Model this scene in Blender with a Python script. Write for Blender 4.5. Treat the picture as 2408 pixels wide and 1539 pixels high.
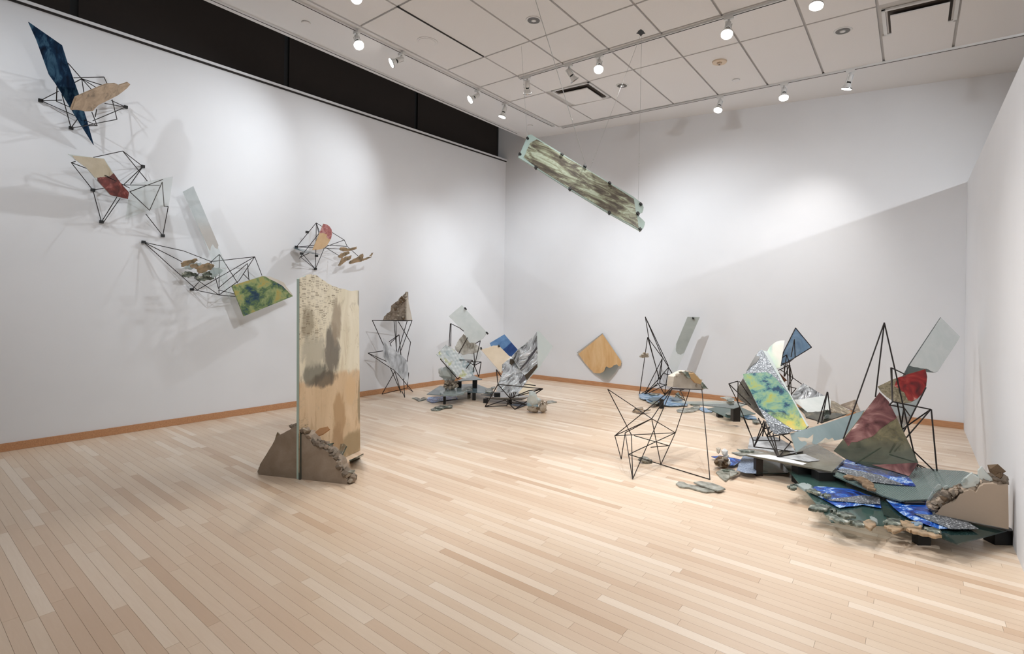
import bpy, bmesh, math, random
from mathutils import Vector, Matrix
from math import sin, cos, pi, radians
random.seed(7)
for o in list(bpy.data.objects):
    bpy.data.objects.remove(o)
scene = bpy.context.scene
COL = scene.collection

# ------------------------------------------------------------------ camera
CA, CROLL, CF, CYH = radians(38.13), 0.015, 1200.0, 705.0
CR = Vector((cos(CA), sin(CA), 0)); FW = Vector((-sin(CA), cos(CA), 0)); CU = Vector((0, 0, 1))
RR = CR*cos(CROLL) + CU*sin(CROLL); UU = -CR*sin(CROLL) + CU*cos(CROLL)
EYE = Vector((0, 0, 1.5))
cam = bpy.data.cameras.new('camera'); camo = bpy.data.objects.new('camera', cam); COL.objects.link(camo)
cam.sensor_fit = 'HORIZONTAL'; cam.sensor_width = 36; cam.lens = CF/2408*36
cam.shift_y = -(769.5-CYH)/2408; cam.clip_start = 0.05
M = Matrix((RR, UU, -FW)).transposed().to_4x4(); M.translation = EYE
camo.matrix_world = M; scene.camera = camo

# ------------------------------------------------------------------ world, exposure
w = bpy.data.worlds.new('world'); scene.world = w; w.use_nodes = True
w.node_tree.nodes['Background'].inputs[0].default_value = (0.9, 0.95, 1, 1)
w.node_tree.nodes['Background'].inputs[1].default_value = 0.6
scene.view_settings.view_transform = 'Standard'; scene.view_settings.look = 'None'
scene.view_settings.gamma = 1; scene.view_settings.use_curve_mapping = False
scene.view_settings.exposure = EXPOSURE = 0.0
# (x along the back wall, y towards it, z) -> (target), watts, cone degrees, blend, warm
LAMPW = 1.0

# ------------------------------------------------------------------ pixel helpers
def ray(x, y): return FW + RR*((x-1204)/CF) + UU*((CYH-y)/CF)
class Pl:
    def __init__(s, p, n): s.p = Vector(p); s.n = Vector(n).normalized()
    def at(s, x, y):
        d = ray(x, y); return EYE + d*((s.p-EYE).dot(s.n)/d.dot(s.n))
def FL(z=0.0): return Pl((0, 0, z), (0, 0, 1))
def G(x, y, z=0.0): return FL(z).at(x, y)
def dep(v): return (v-EYE).dot(FW)
def DEP(d): return Pl(EYE+FW*d, FW)
def V(x, y, d): return DEP(d).at(x, y)
def P3(a, b, c):
    return Pl(a, (b-a).cross(c-a))
def cz(x): return 4.32-0.05*x
CEIL = Pl((0, 0, 4.32), (0.05, 0, 1))
P0, P1, P2, P3_ = G(0, 1064), G(1182, 882), G(2266, 1010), G(2408, 1347)
NL = (P1-P0).cross(CU).normalized(); NB = (P2-P1).cross(CU).normalized(); NR = (P3_-P2).cross(CU).normalized()
if NL.dot(EYE-P0) < 0: NL = -NL
if NB.dot(EYE-P1) < 0: NB = -NB
if NR.dot(EYE-P2) < 0: NR = -NR
def LW(o=0.0): return Pl(P0+NL*o, NL)
def BW(o=0.0): return Pl(P1+NB*o, NB)
def RW(o=0.0): return Pl(P2+NR*o, NR)
def K(x0, y0, s): return lambda *f: [(x0+f[i]/s, y0+f[i+1]/s) for i in range(0, len(f), 2)]
kA=K(0,0,4.398); kB=K(100,330,5.7); kC=K(300,420,4.398); kD=K(660,500,10.033); kE=K(590,630,2.903); kE2=K(590,960,7.693)
kF=K(840,670,5.494); kG=K(960,700,5.306); kG2=K(960,860,6.689); kH=K(1330,720,5.497); kJ=K(1400,880,5.129); kL=K(1640,740,5.7)
kM=K(1660,980,6.02); kN=K(1930,730,3.578); kO=K(1840,1060,4.239); kQ=K(1840,860,10.945); kS=K(1880,1060,7.525); kT=K(2140,1080,8.549); kX=K(1200,280,5.306)

# ------------------------------------------------------------------ materials
def srgb(*c):
    return tuple(((v/255)/12.92 if v/255 <= .04045 else ((v/255+.055)/1.055)**2.4) for v in c)+(1,)
class NB_:
    def __init__(s, name):
        s.m = bpy.data.materials.new(name); s.m.use_nodes = True; s.t = s.m.node_tree
        s.n = s.t.nodes; s.l = s.t.links; s.b = s.n['Principled BSDF']; s.out = s.n['Material Output']
    def new(s, t, **kw):
        n = s.n.new(t)
        for k, v in kw.items(): setattr(n, k, v)
        return n
    def link(s, a, b): s.l.new(a, b)
    def coord(s, kind='Object'):
        return s.new('ShaderNodeTexCoord').outputs[kind]
    def mapping(s, vec, scale=(1, 1, 1), rot=(0, 0, 0)):
        n = s.new('ShaderNodeMapping'); n.inputs['Scale'].default_value = scale; n.inputs['Rotation'].default_value = rot
        s.link(vec, n.inputs['Vector']); return n.outputs[0]
    def noise(s, vec, scale=5, detail=4, dist=0, rough=.55):
        n = s.new('ShaderNodeTexNoise'); n.inputs['Scale'].default_value = scale; n.inputs['Detail'].default_value = detail
        n.inputs['Distortion'].default_value = dist; n.inputs['Roughness'].default_value = rough
        s.link(vec, n.inputs['Vector']); return n.outputs['Fac']
    def ramp(s, fac, stops, interp='LINEAR'):
        n = s.new('ShaderNodeValToRGB'); n.color_ramp.interpolation = interp; e = n.color_ramp.elements
        while len(e) < len(stops): e.new(.5)
        for k, (p, c) in zip(e, stops): k.position = p; k.color = c
        s.link(fac, n.inputs[0]); return n.outputs[0]
    def math(s, op, a, b=None, c=None):
        n = s.new('ShaderNodeMath', operation=op)
        for i, v in enumerate((a, b, c)):
            if v is None: continue
            if isinstance(v, (int, float)): n.inputs[i].default_value = v
            else: s.link(v, n.inputs[i])
        return n.outputs[0]
    def mix(s, f, a, b):
        n = s.new('ShaderNodeMix', data_type='RGBA')
        for i, v in ((0, f), (6, a), (7, b)):
            if isinstance(v, (tuple, int, float)): n.inputs[i].default_value = v
            else: s.link(v, n.inputs[i])
        return n.outputs[2]
    def bump(s, h, strength=.3, dist=.01):
        n = s.new('ShaderNodeBump'); n.inputs['Strength'].default_value = strength; n.inputs['Distance'].default_value = dist
        s.link(h, n.inputs['Height']); s.link(n.outputs[0], s.b.inputs['Normal'])
    def set(s, color=None, rough=None, metal=None, spec=None):
        for k, v in (('Base Color', color), ('Roughness', rough), ('Metallic', metal), ('Specular IOR Level', spec)):
            if v is None: continue
            if isinstance(v, (tuple, int, float)): s.b.inputs[k].default_value = v
            else: s.link(v, s.b.inputs[k])
    def alpha(s, fac):          # fac 1 = opaque paint, 0 = clear glass
        tr = s.new('ShaderNodeBsdfTransparent'); tr.inputs[0].default_value = (.965, .982, .977, 1)
        gl = s.new('ShaderNodeBsdfGlossy'); gl.inputs['Roughness'].default_value = .06; gl.inputs[0].default_value = (.9, .95, .95, 1)
        lw = s.new('ShaderNodeFresnel'); lw.inputs['IOR'].default_value = 1.45
        a = s.new('ShaderNodeMixShader'); s.link(lw.outputs[0], a.inputs[0]); s.link(tr.outputs[0], a.inputs[1]); s.link(gl.outputs[0], a.inputs[2])
        b = s.new('ShaderNodeMixShader')
        if isinstance(fac, (int, float)): b.inputs[0].default_value = fac
        else: s.link(fac, b.inputs[0])
        s.link(a.outputs[0], b.inputs[1]); s.link(s.b.outputs[0], b.inputs[2]); s.link(b.outputs[0], s.out.inputs['Surface'])

def plain(name, c, rough=.5, metal=0, spec=.5, bump=None):
    m = NB_(name); m.set(srgb(*c), rough, metal, spec)
    if bump: m.bump(m.noise(m.coord(), bump[0], 6), bump[1], .01)
    return m.m
def paint(name, stops, scale=4, detail=5, dist=.6, stretch=(1, 1, 1), rot=0, rough=.35, metal=0, alpha=1.0, layers=(), bump=0, spec=.5, rgh=.62):
    """stops: colours along a noise. layers: (ax, ay, threshold, softness, noise amount, stops, alpha) laid over where
    ax*u+ay*v (+noise) exceeds the threshold; u, v run 0..1 across the piece."""
    m = NB_(name); oc = m.coord('Object'); gc = m.coord('Generated')
    vec = m.mapping(m.mapping(oc, (1, 1, 1), (0, 0, rot)), stretch); f = m.noise(vec, scale, detail, dist, rgh)
    col = m.ramp(f, [(p, srgb(*c)) for p, c in stops]); al = None
    if layers:
        sep = m.new('ShaderNodeSeparateXYZ'); m.link(gc, sep.inputs[0]); n2 = m.noise(oc, scale*1.7, 5, .3)
        al = alpha
        for ax, ay, th, soft, amp, st, la in layers:
            t = m.math('ADD', m.math('MULTIPLY', sep.outputs[0], ax), m.math('MULTIPLY', sep.outputs[1], ay))
            t = m.math('ADD', t, m.math('MULTIPLY', m.math('SUBTRACT', n2, .5), amp))
            k = m.new('ShaderNodeMapRange'); k.interpolation_type = 'SMOOTHSTEP'
            k.inputs[1].default_value = th-soft; k.inputs[2].default_value = th+soft; m.link(t, k.inputs[0]); k = k.outputs[0]
            c2 = m.ramp(f, [(p, srgb(*c)) for p, c in st]); col = m.mix(k, col, c2)
            d = m.new('ShaderNodeMix'); m.link(k, d.inputs[0])
            if isinstance(al, (int, float)): d.inputs[2].default_value = al
            else: m.link(al, d.inputs[2])
            d.inputs[3].default_value = la; al = d.outputs[0]
    m.set(col, rough, metal, spec)
    if bump: m.bump(f, bump, .02)
    if al is not None or alpha < 1: m.alpha(al if al is not None else alpha)
    return m.m
def glassmat(name, tint, a):
    m = NB_(name); m.set(srgb(*tint), .12); m.alpha(a); return m.m
MAT = {}
def mk():
    M = MAT
    m = NB_('white_wall_paint'); n = m.noise(m.coord(), 2, 3); m.set(m.mix(n, srgb(226, 226, 228), srgb(232, 232, 234)), .7, 0, .2); M['wall'] = m.m
    M['ceil'] = plain('ceiling_paint', (232, 231, 231), .8, 0, .2)
    m = NB_('ceiling_tile'); n = m.noise(m.coord(), 180, 3); m.set(m.mix(n, srgb(230, 227, 226), srgb(238, 236, 235)), .85, 0, .1); M['tile'] = m.m
    M['tbar'] = plain('t_bar', (200, 197, 194), .6)
    m = NB_('maple_strip'); at = m.new('ShaderNodeAttribute', attribute_name='tone')
    base = m.ramp(at.outputs['Fac'], [(0, srgb(196, 166, 138)), (.3, srgb(211, 185, 160)), (.65, srgb(220, 199, 176)), (1, srgb(232, 216, 198))])
    v = m.mapping(m.coord(), (2.2, 28, 1)); g = m.noise(v, 2.2, 6, 1.2); k = m.noise(m.coord(), 1.1, 3)
    base = m.mix(m.math('MULTIPLY', m.math('SUBTRACT', g, .35), .35), base, srgb(190, 158, 128))
    base = m.mix(m.math('MULTIPLY', k, .12), base, srgb(236, 220, 200)); m.set(base, m.math('ADD', .24, m.math('MULTIPLY', g, .16)), 0, .42); M['plank'] = m.m
    M['sub'] = plain('subfloor', (96, 74, 56), .9)
    m = NB_('oak_baseboard'); v = m.mapping(m.coord(), (1, 30, 30)); g = m.noise(v, 3, 5, .8)
    m.set(m.ramp(g, [(.3, srgb(176, 124, 86)), (.7, srgb(205, 154, 112))]), .45); M['base'] = m.m
    M['steel'] = plain('dark_steel', (44, 38, 36), .45, .6); M['black'] = plain('black_block', (16, 16, 17), .55)
    M['blackline'] = plain('shadow_gap', (28, 22, 20), .8)
    M['shade'] = plain('roller_shade', (50, 44, 41), .8, 0, .15); M['mull'] = plain('dark_mullion', (12, 11, 11), .6)
    M['lampw'] = plain('white_enamel', (225, 225, 224), .35); M['lampb'] = plain('black_band', (25, 24, 24), .4)
    M['chrome'] = plain('reflector', (190, 190, 190), .2, .9)
    m = NB_('lit_bulb'); m.b.inputs['Emission Color'].default_value = (1, .96, .9, 1); m.b.inputs['Emission Strength'].default_value = 14; M['bulb'] = m.m
    M['bulboff'] = plain('dim_bulb', (205, 205, 203), .15)
    M['wire'] = plain('steel_cable', (205, 206, 206), .3, .3)
    M['clear'] = glassmat('clear_glass', (222, 232, 230), .05)
    M['frost'] = glassmat('frosted_glass', (222, 230, 227), .62)
    M['milky'] = paint('milky_glass', [(.3, (212, 218, 214)), (.7, (232, 234, 230))], 5, alpha=.86)
    M['teal'] = glassmat('teal_plate_glass', (84, 116, 110), .3)
    M['tealdark'] = glassmat('dark_teal_glass', (34, 56, 54), .66)
    M['greyglass'] = glassmat('grey_plate_glass', (112, 128, 134), .72)
    M['smoke'] = paint('smoky_glass', [(.3, (52, 48, 42)), (.7, (110, 104, 94))], 6, alpha=.82, rough=.2)
    m = NB_('cast_concrete'); n = m.noise(m.coord(), 6, 6, .4); n2 = m.noise(m.coord(), 60, 3)
    m.set(m.mix(m.math('MULTIPLY', n2, .3), m.ramp(n, [(.3, srgb(146, 130, 113)), (.7, srgb(174, 159, 143))]), srgb(126, 112, 99)), .85, 0, .25); m.bump(n2, .15, .004); M['conc'] = m.m
    m = NB_('pale_concrete'); n = m.noise(m.coord(), 6, 6, .4); n2 = m.noise(m.coord(), 70, 3)
    m.set(m.mix(m.math('MULTIPLY', n2, .25), m.ramp(n, [(.3, srgb(196, 186, 172)), (.7, srgb(216, 208, 196))]), srgb(150, 138, 122)), .85, 0, .25); m.bump(n2, .15, .004); M['pconc'] = m.m
    for nm, a, b in (('rubble', (108, 94, 80), (178, 166, 152)), ('brownrub', (84, 66, 50), (152, 130, 106)), ('palerub', (150, 134, 114), (218, 208, 192))):
        m = NB_(nm); n = m.noise(m.coord(), 22, 6, .5); oi = m.new('ShaderNodeObjectInfo'); c = m.ramp(n, [(.3, srgb(*a)), (.68, srgb(*b))])
        m.set(m.mix(m.math('MULTIPLY', oi.outputs['Random'], .35), c, srgb(*a)), .9, 0, .2); m.bump(n, .6, .01); M[nm] = m.m
    m = NB_('slag_glass'); n = m.noise(m.coord(), 14, 5, .5); m.set(m.ramp(n, [(.36, srgb(40, 48, 42)), (.5, srgb(98, 108, 98)), (.6, srgb(150, 154, 142)), (.68, srgb(214, 218, 210))]), .12, 0, .8); m.bump(n, .8, .02); M['slag'] = m.m  # palest stop paints near-white highlights into the glass colour
    m = NB_('grey_slag'); n = m.noise(m.coord(), 12, 5, .5); m.set(m.ramp(n, [(.32, srgb(92, 90, 80)), (.5, srgb(148, 148, 138)), (.7, srgb(178, 178, 168))]), .25, 0, .6); m.bump(n, .3, .01); M['gslag'] = m.m
    m = NB_('tan_slag'); n = m.noise(m.coord(), 12, 5, .5); m.set(m.ramp(n, [(.32, srgb(96, 88, 72)), (.5, srgb(160, 138, 110)), (.7, srgb(188, 158, 126))]), .25, 0, .6); m.bump(n, .3, .01); M['tslag'] = m.m
    M['lump'] = glassmat('cast_glass', (186, 198, 196), .5)
    m = NB_('silver_foil'); n = m.noise(m.mapping(m.mapping(m.coord(), (1, 1, 1), (0, 0, .8)), (1, .45, 1)), 7, 5, 1.6, .6); m.set(m.ramp(n, [(.34, srgb(58, 56, 54)), (.43, srgb(150, 153, 155)), (.56, srgb(196, 200, 202)), (.64, srgb(245, 247, 249))]), .24, .6); m.bump(n, 1, .06); M['foil'] = m.m  # white and dark stops paint the foil's highlights and streaks into the colour
    m = NB_('grey_marbled_film'); n = m.noise(m.mapping(m.coord(), (1, .5, 1), (0, 0, .7)), 7, 4, 1.2); m.set(m.ramp(n, [(.3, srgb(120, 120, 122)), (.5, srgb(196, 198, 200)), (.7, srgb(228, 230, 232))]), .3, .25); M['film'] = m.m
    m = NB_('glitter'); v = m.new('ShaderNodeTexVoronoi'); v.inputs['Scale'].default_value = 150; m.link(m.coord(), v.inputs['Vector'])
    s = m.new('ShaderNodeSeparateColor'); m.link(v.outputs['Color'], s.inputs[0])
    m.set(m.ramp(s.outputs[0], [(0, srgb(54, 58, 64)), (.6, srgb(104, 110, 116)), (.88, srgb(146, 152, 158)), (1, srgb(236, 240, 244))]), .4, .3); M['glit'] = m.m
    m = NB_('blue_foil'); n = m.noise(m.coord(), 5, 7, 1.2, .66); m.set(m.ramp(n, [(.38, srgb(4, 20, 62)), (.47, srgb(10, 60, 150)), (.525, srgb(36, 108, 200)), (.56, srgb(206, 230, 250)), (.6, srgb(34, 104, 196)), (.68, srgb(200, 226, 248))]), .25, .15); M['blue'] = m.m
    m = NB_('pale_blue_foil'); n = m.noise(m.mapping(m.coord(), (1, 3, 1)), 6, 5, 1.2); m.set(m.ramp(n, [(.32, srgb(70, 98, 126)), (.5, srgb(136, 172, 206)), (.66, srgb(218, 232, 244))]), .25, .3); M['pblue'] = m.m
    M['inkblue'] = paint('ink_blue_paint', [(.34, (2, 14, 32)), (.5, (12, 40, 66)), (.62, (54, 86, 108)), (.72, (14, 44, 70))], 6, dist=.6, stretch=(2.2, .9, 1), rough=.75, spec=.1)
    M['rhombblue'] = paint('denim_blue_paint', [(.3, (104, 142, 178)), (.55, (134, 168, 200)), (.75, (160, 190, 214))], 5, dist=.6)
    M['deepblue'] = paint('sky_blue_paint', [(.3, (76, 112, 158)), (.55, (104, 142, 184)), (.75, (128, 160, 196))], 4, dist=1, layers=((.8, -.6, .22, .02, .05, [(.3, (20, 52, 108)), (.7, (40, 84, 146))], 1),))
    M['greenblue'] = paint('green_blue_paint', [(.32, (14, 32, 58)), (.40, (36, 66, 84)), (.46, (88, 110, 70)), (.54, (140, 152, 102)), (.62, (170, 152, 84)), (.72, (90, 110, 66))], 5, detail=8, dist=.4, rough=.25, rgh=.68)
    M['aqua'] = paint('aqua_yellow_paint', [(.36, (8, 32, 56)), (.43, (24, 68, 96)), (.46, (82, 128, 122)), (.53, (124, 156, 128)), (.60, (146, 162, 100)), (.66, (164, 150, 62)), (.74, (112, 136, 90))], 5.2, detail=8, dist=.35, rough=.2, rgh=.68, layers=((0, -1, -.20, .05, .35, [(.35, (62, 112, 84)), (.45, (150, 168, 92)), (.55, (196, 178, 76)), (.68, (206, 168, 66))], 1),))
    M['slab'] = None
mk()

# ------------------------------------------------------------------ mesh helpers
def link(name, me, parent=None, mat=None, loc=None):
    o = bpy.data.objects.new(name, me); COL.objects.link(o)
    if parent: o.parent = parent
    if mat is not None and me is not None and not me.materials: me.materials.append(mat)
    if loc is not None: o.matrix_world = loc if isinstance(loc, Matrix) else Matrix.Translation(loc)
    return o
def tag(o, label, cat, group=None):
    o['label'] = label; o['category'] = cat
    if group: o['group'] = group
    return o
def struct(o): o['kind'] = 'structure'; return o
def empty(name, loc):
    o = bpy.data.objects.new(name, None); o.empty_display_size = .1; COL.objects.link(o); o.location = loc
    bpy.context.view_layer.update(); return o
WMAP = {}
def put(name, me, parent, mat, mw):
    """child mesh with a given world matrix; parents are only translated (or unmoved meshes with a matrix)"""
    o = bpy.data.objects.new(name, me); COL.objects.link(o)
    if mat is not None and not me.materials: me.materials.append(mat)
    if parent is not None:
        o.parent = parent; o.matrix_parent_inverse = WM(parent).inverted()
    o.matrix_basis = mw
    WMAP[o.name] = mw.copy()
    return o
def WM(o):
    if o.name in WMAP: return WMAP[o.name]
    return Matrix.Translation(o.location)
def mesh(name, vs, fs):
    me = bpy.data.meshes.new(name); me.from_pydata([tuple(v) for v in vs], [], fs); me.validate(); me.update(); return me
def boxmesh(name, x, y, z, z0=None):
    a, b = (-z/2, z/2) if z0 is None else (z0, z0+z)
    v = [(sx*x/2, sy*y/2, k) for k in (a, b) for sx, sy in ((-1, -1), (1, -1), (1, 1), (-1, 1))]
    return mesh(name, v, [(3, 2, 1, 0), (4, 5, 6, 7), (0, 1, 5, 4), (1, 2, 6, 5), (2, 3, 7, 6), (3, 0, 4, 7)])
def cylmesh(name, r0, r1, h, n=12, cap=True):
    v = [(r0*cos(2*pi*i/n), r0*sin(2*pi*i/n), 0) for i in range(n)]+[(r1*cos(2*pi*i/n), r1*sin(2*pi*i/n), h) for i in range(n)]
    f = [(i, (i+1) % n, n+(i+1) % n, n+i) for i in range(n)]
    if cap: f += [tuple(range(n-1, -1, -1)), tuple(range(n, 2*n))]
    me = mesh(name, v, f)
    for p in me.polygons: p.use_smooth = len(p.vertices) == 4
    return me
def axis_matrix(a, b):
    d = (b-a); z = d.normalized(); x = z.orthogonal().normalized(); y = z.cross(x)
    m = Matrix((x, y, z)).transposed().to_4x4(); m.translation = a; return m, d.length
UROD = cylmesh('rod', 1, 1, 1, 6, True); UROD.materials.append(MAT['steel'])
UWIRE = cylmesh('cable', 1, 1, 1, 5, True); UWIRE.materials.append(MAT['wire'])
def rod(parent, a, b, r=.0045, name='rod', me=None):
    m, L = axis_matrix(a, b); m = m @ Matrix.Diagonal((r, r, L, 1))
    return put(name, me or UROD, parent, None, m)
def noisy(name, sub, amp, seed, flat=True, sq=(1, 1, 1)):
    bm = bmesh.new(); bmesh.ops.create_icosphere(bm, subdivisions=sub, radius=1); rd = random.Random(seed)
    ph = [(Vector((rd.uniform(-1, 1), rd.uniform(-1, 1), rd.uniform(-1, 1))).normalized(), rd.uniform(1.5, 5), rd.uniform(0, 6)) for _ in range(7)]
    for v in bm.verts:
        k = 1+amp*sum(sin(d.dot(v.co)*f+p) for d, f, p in ph)/3+rd.uniform(-amp, amp)*.35
        v.co = Vector((v.co.x*k*sq[0], v.co.y*k*sq[1], v.co.z*k*sq[2]))
    me = bpy.data.meshes.new(name); bm.to_mesh(me); bm.free()
    for p in me.polygons: p.use_smooth = not flat
    return me
CHUNK = {k: [noisy('stone_chunk', 1, .35, i+j*9) for i in range(4)] for j, k in enumerate(('rubble', 'brownrub', 'palerub', 'conc'))}
for k, L in CHUNK.items():
    for me in L: me.materials.append(MAT[k])
def chunk(parent, p, r, kind='rubble', name='stone_chunk', sq=None):
    s = sq or (random.uniform(.75, 1.2), random.uniform(.75, 1.2), random.uniform(.6, 1))
    m = Matrix.Translation(p) @ Matrix.Rotation(random.uniform(0, 6.28), 4, 'Z') @ Matrix.Rotation(random.uniform(0, 6.28), 4, 'X') @ Matrix.Diagonal((r*s[0], r*s[1], r*s[2], 1))
    return put(name, random.choice(CHUNK[kind]), parent, None, m)
def rough(pts, n=3, amp=2.0, seed=0):
    rd = random.Random(seed); out = []
    for i, p in enumerate(pts):
        q = pts[(i+1) % len(pts)]; out.append(p)
        for k in range(1, n):
            t = k/n; out.append((p[0]+(q[0]-p[0])*t+rd.uniform(-amp, amp), p[1]+(q[1]-p[1])*t+rd.uniform(-amp, amp)))
    return out
def rough_edges(pts, which, n=6, amp=2.0, seed=0):
    rd = random.Random(seed); out = []
    for i, p in enumerate(pts):
        q = pts[(i+1) % len(pts)]; out.append(p)
        if i in which:
            for k in range(1, n):
                t = k/n; out.append((p[0]+(q[0]-p[0])*t+rd.uniform(-amp, amp), p[1]+(q[1]-p[1])*t+rd.uniform(-amp, amp)))
    return out
def sheet(name, pts, plane, th, mat, parent=None, bev=0.0, out=0.0, both=False):
    """polygon drawn in photo pixels, standing on a real plane, with thickness. out: shift towards the viewer's side."""
    w3 = [plane.at(*p) for p in pts]; c = sum(w3, Vector())/len(w3)
    n = plane.n.copy()
    if n.dot(EYE-c) < 0: n = -n
    up = CU if abs(n.z) < .95 else FW
    v = (up-n*up.dot(n)).normalized(); u = v.cross(n)
    mw = Matrix((u, v, n)).transposed().to_4x4(); mw.translation = c+n*out
    l2 = [((p-c).dot(u), (p-c).dot(v)) for p in w3]
    area = sum(l2[i][0]*l2[(i+1) % len(l2)][1]-l2[(i+1) % len(l2)][0]*l2[i][1] for i in range(len(l2)))
    if area < 0: l2 = l2[::-1]
    k = len(l2); vs = [(x, y, -th) for x, y in l2]
    if bev:
        vs += [(x, y, -bev) for x, y in l2]
        for i in range(k):
            a, b, d = Vector(l2[i-1]), Vector(l2[i]), Vector(l2[(i+1) % k])
            t = (d-a); t = t.normalized() if t.length > 0 else Vector((1, 0)); nn = Vector((-t.y, t.x)); vs.append((b.x+nn.x*bev, b.y+nn.y*bev, 0))
        fs = [tuple(range(k-1, -1, -1)), tuple(range(2*k, 3*k))]+[(i+r*k, (i+1) % k+r*k, (i+1) % k+(r+1)*k, i+(r+1)*k) for r in (0, 1) for i in range(k)]
    else:
        vs += [(x, y, 0) for x, y in l2]
        fs = [tuple(range(k-1, -1, -1)), tuple(range(k, 2*k))]+[(i, (i+1) % k, (i+1) % k+k, i+k) for i in range(k)]
    return put(name, mesh(name, vs, fs), parent, mat, mw)
def clip(parent, p, n, s=.03, name='clip'):
    m, L = axis_matrix(p-n*.02, p+n*.02); return put(name, boxmesh(name, s, s*1.4, .04, 0), parent, MAT['black'], m)
def frame(name, label, cat, edges, place, r=.0045, feet=(), group=None, clamp=0):
    pts = [place(*p) for p in edges]; base = min(pts, key=lambda q: q.z)
    root = empty(name, (sum((q.x for q in pts), 0)/len(pts), sum((q.y for q in pts), 0)/len(pts), base.z)); tag(root, label, cat, group)
    for i in range(0, len(edges), 2): rod(root, pts[i], pts[i+1], r)
    for f in feet:
        p = place(*f)
        if clamp: put('wall_clamp', boxmesh('wall_clamp', .026, .034, .03), root, MAT['black'], Matrix.Translation(p))
    return root
def near(p, lst, t=3.0): return any(abs(p[0]-q[0])+abs(p[1]-q[1]) < t for q in lst)
def wallplace(feet, base=.12, amp=.22, k=.05):
    def f(x, y):
        if near((x, y), feet): return LW(.022).at(x, y)
        return LW(base+amp*(.5+.5*sin(x*k+y*.037))).at(x, y)
    return f
def floorplace(d0, feet=(), amp=.15, zf=0.0, k=.06, lo=None):
    def f(x, y):
        if near((x, y), feet): return G(x, y, zf+.004)
        p = V(x, y, d0+amp*sin(x*k+y*.045))
        if p.z < zf+.006: p = G(x, y, zf+.006)
        return p
    return f
def block(parent, px, z0, z1, sx=.09, sy=.09, name='support_block', mat=None, zpix=None):
    """box whose top centre projects to px at height z1"""
    p = G(px[0], px[1], zpix if zpix is not None else z1); m = Matrix.Translation((p.x, p.y, 0)) @ Matrix.Rotation(CA, 4, 'Z')
    return put(name, boxmesh(name, sx, sy, z1-z0, z0), parent, mat or MAT['black'], m)

# ================================================================== the room
ID = Matrix.Identity(4)
def quadwall(name, a, b, z0, z1, n, th, mat):
    """upright wall from a to b, thickness th away from n"""
    a, b = Vector((a.x, a.y, 0)), Vector((b.x, b.y, 0)); c = n*(-th)
    v = [a, b, b+c, a+c]; vs = [(p.x, p.y, z) for z in (z0, z1) for p in v]
    o = put(name, mesh(name, vs, [(3, 2, 1, 0), (4, 5, 6, 7), (0, 1, 5, 4), (1, 2, 6, 5), (2, 3, 7, 6), (3, 0, 4, 7)]), None, mat, ID)
    return struct(o)
DL = (P1-P0).normalized(); DB = (P2-P1).normalized(); DR = (P2-P3_).normalized()
Lback = P0-DL*5.2                                   # left wall runs on behind the camera
Bend = P1+DB*13.0; SILL = 4.235
quadwall('wall_left', Lback, P1, 0, SILL, NL, .2, MAT['wall'])
quadwall('wall_back', P1-DB*.5, Bend, 0, 5.9, NB, .2, MAT['wall'])
RS = P2-DR*5.0                                      # free-standing partition on the right, lower than the ceiling
quadwall('wall_right', RS, P2-DR*.002, 0, 3.02, NR, .14, MAT['wall'])
Fl = Vector((Lback.x, -4.4, 0)); Fr = Vector((Bend.x, -4.4, 0))
quadwall('wall_front', Fl, Fr, 0, 5.9, Vector((0, 1, 0)), .2, MAT['wall'])
quadwall('wall_side', Fr, Bend, 0, 5.9, Vector((-1, 0, 0)), .2, MAT['wall'])
# baseboards
def board(name, a, b, n):
    o = quadwall(name, a+n*.016, b+n*.016, .001, .077, n, .015, MAT['base']); return o
board('baseboard_left', Lback, P1+DL*-.016, NL); board('baseboard_back', P1+DB*.001, P2-DB*.002, NB)

# clerestory above the left wall: dark roller shades behind a sill
SB = 0.16
def lw_pt(px, z, off):
    t = LW(off); q = t.at(px, 300); return Vector((q.x, q.y, z))
marks = [672, 978]
def along(s): return P0+DL*s
def salong(px): q = LW(-SB).at(px, 300); return (q-P0).dot(DL)
s170 = salong(170); s672 = salong(672); s978 = salong(978); send = (P1-P0).length-.06
edges_s = [-5.2, -2.6, s170-.0, s672, s978, send]
for i in range(5):
    a, b = along(edges_s[i])-NL*SB, along(edges_s[i+1])-NL*SB
    r = struct(empty('window_%d' % (i+1), ((a.x+b.x)/2, (a.y+b.y)/2, SILL)))
    def pane(nm, s0, s1, z0, z1, o0, th, mat):
        q = [along(s0)-NL*o0, along(s1)-NL*o0, along(s1)-NL*(o0+th), along(s0)-NL*(o0+th)]
        vs = [(p.x, p.y, z) for z in (z0, z1) for p in q]
        put(nm, mesh(nm, vs, [(3, 2, 1, 0), (4, 5, 6, 7), (0, 1, 5, 4), (1, 2, 6, 5), (2, 3, 7, 6), (3, 0, 4, 7)]), r, mat, ID)
    pane('roller_shade', edges_s[i]+.035, edges_s[i+1]-.035, SILL-.1, 5.75, SB, .004, MAT['shade'])
    pane('window_glass', edges_s[i], edges_s[i+1], SILL-.1, 5.8, SB+.06, .01, MAT['mull'])
    pane('mullion', edges_s[i+1]-.05, edges_s[i+1]+.05, SILL-.1, 5.8, SB+.03, .05, MAT['mull'])
q = [along(-5.2)+NL*.03, along(send+.06)+NL*.03, along(send+.06)-NL*.2, along(-5.2)-NL*.2]
def slabz(name, q, z0, z1, mat):
    vs = [(p.x, p.y, z) for z in (z0, z1) for p in q]
    return struct(put(name, mesh(name, vs, [(3, 2, 1, 0), (4, 5, 6, 7), (0, 1, 5, 4), (1, 2, 6, 5), (2, 3, 7, 6), (3, 0, 4, 7)]), None, mat, ID))
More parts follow.
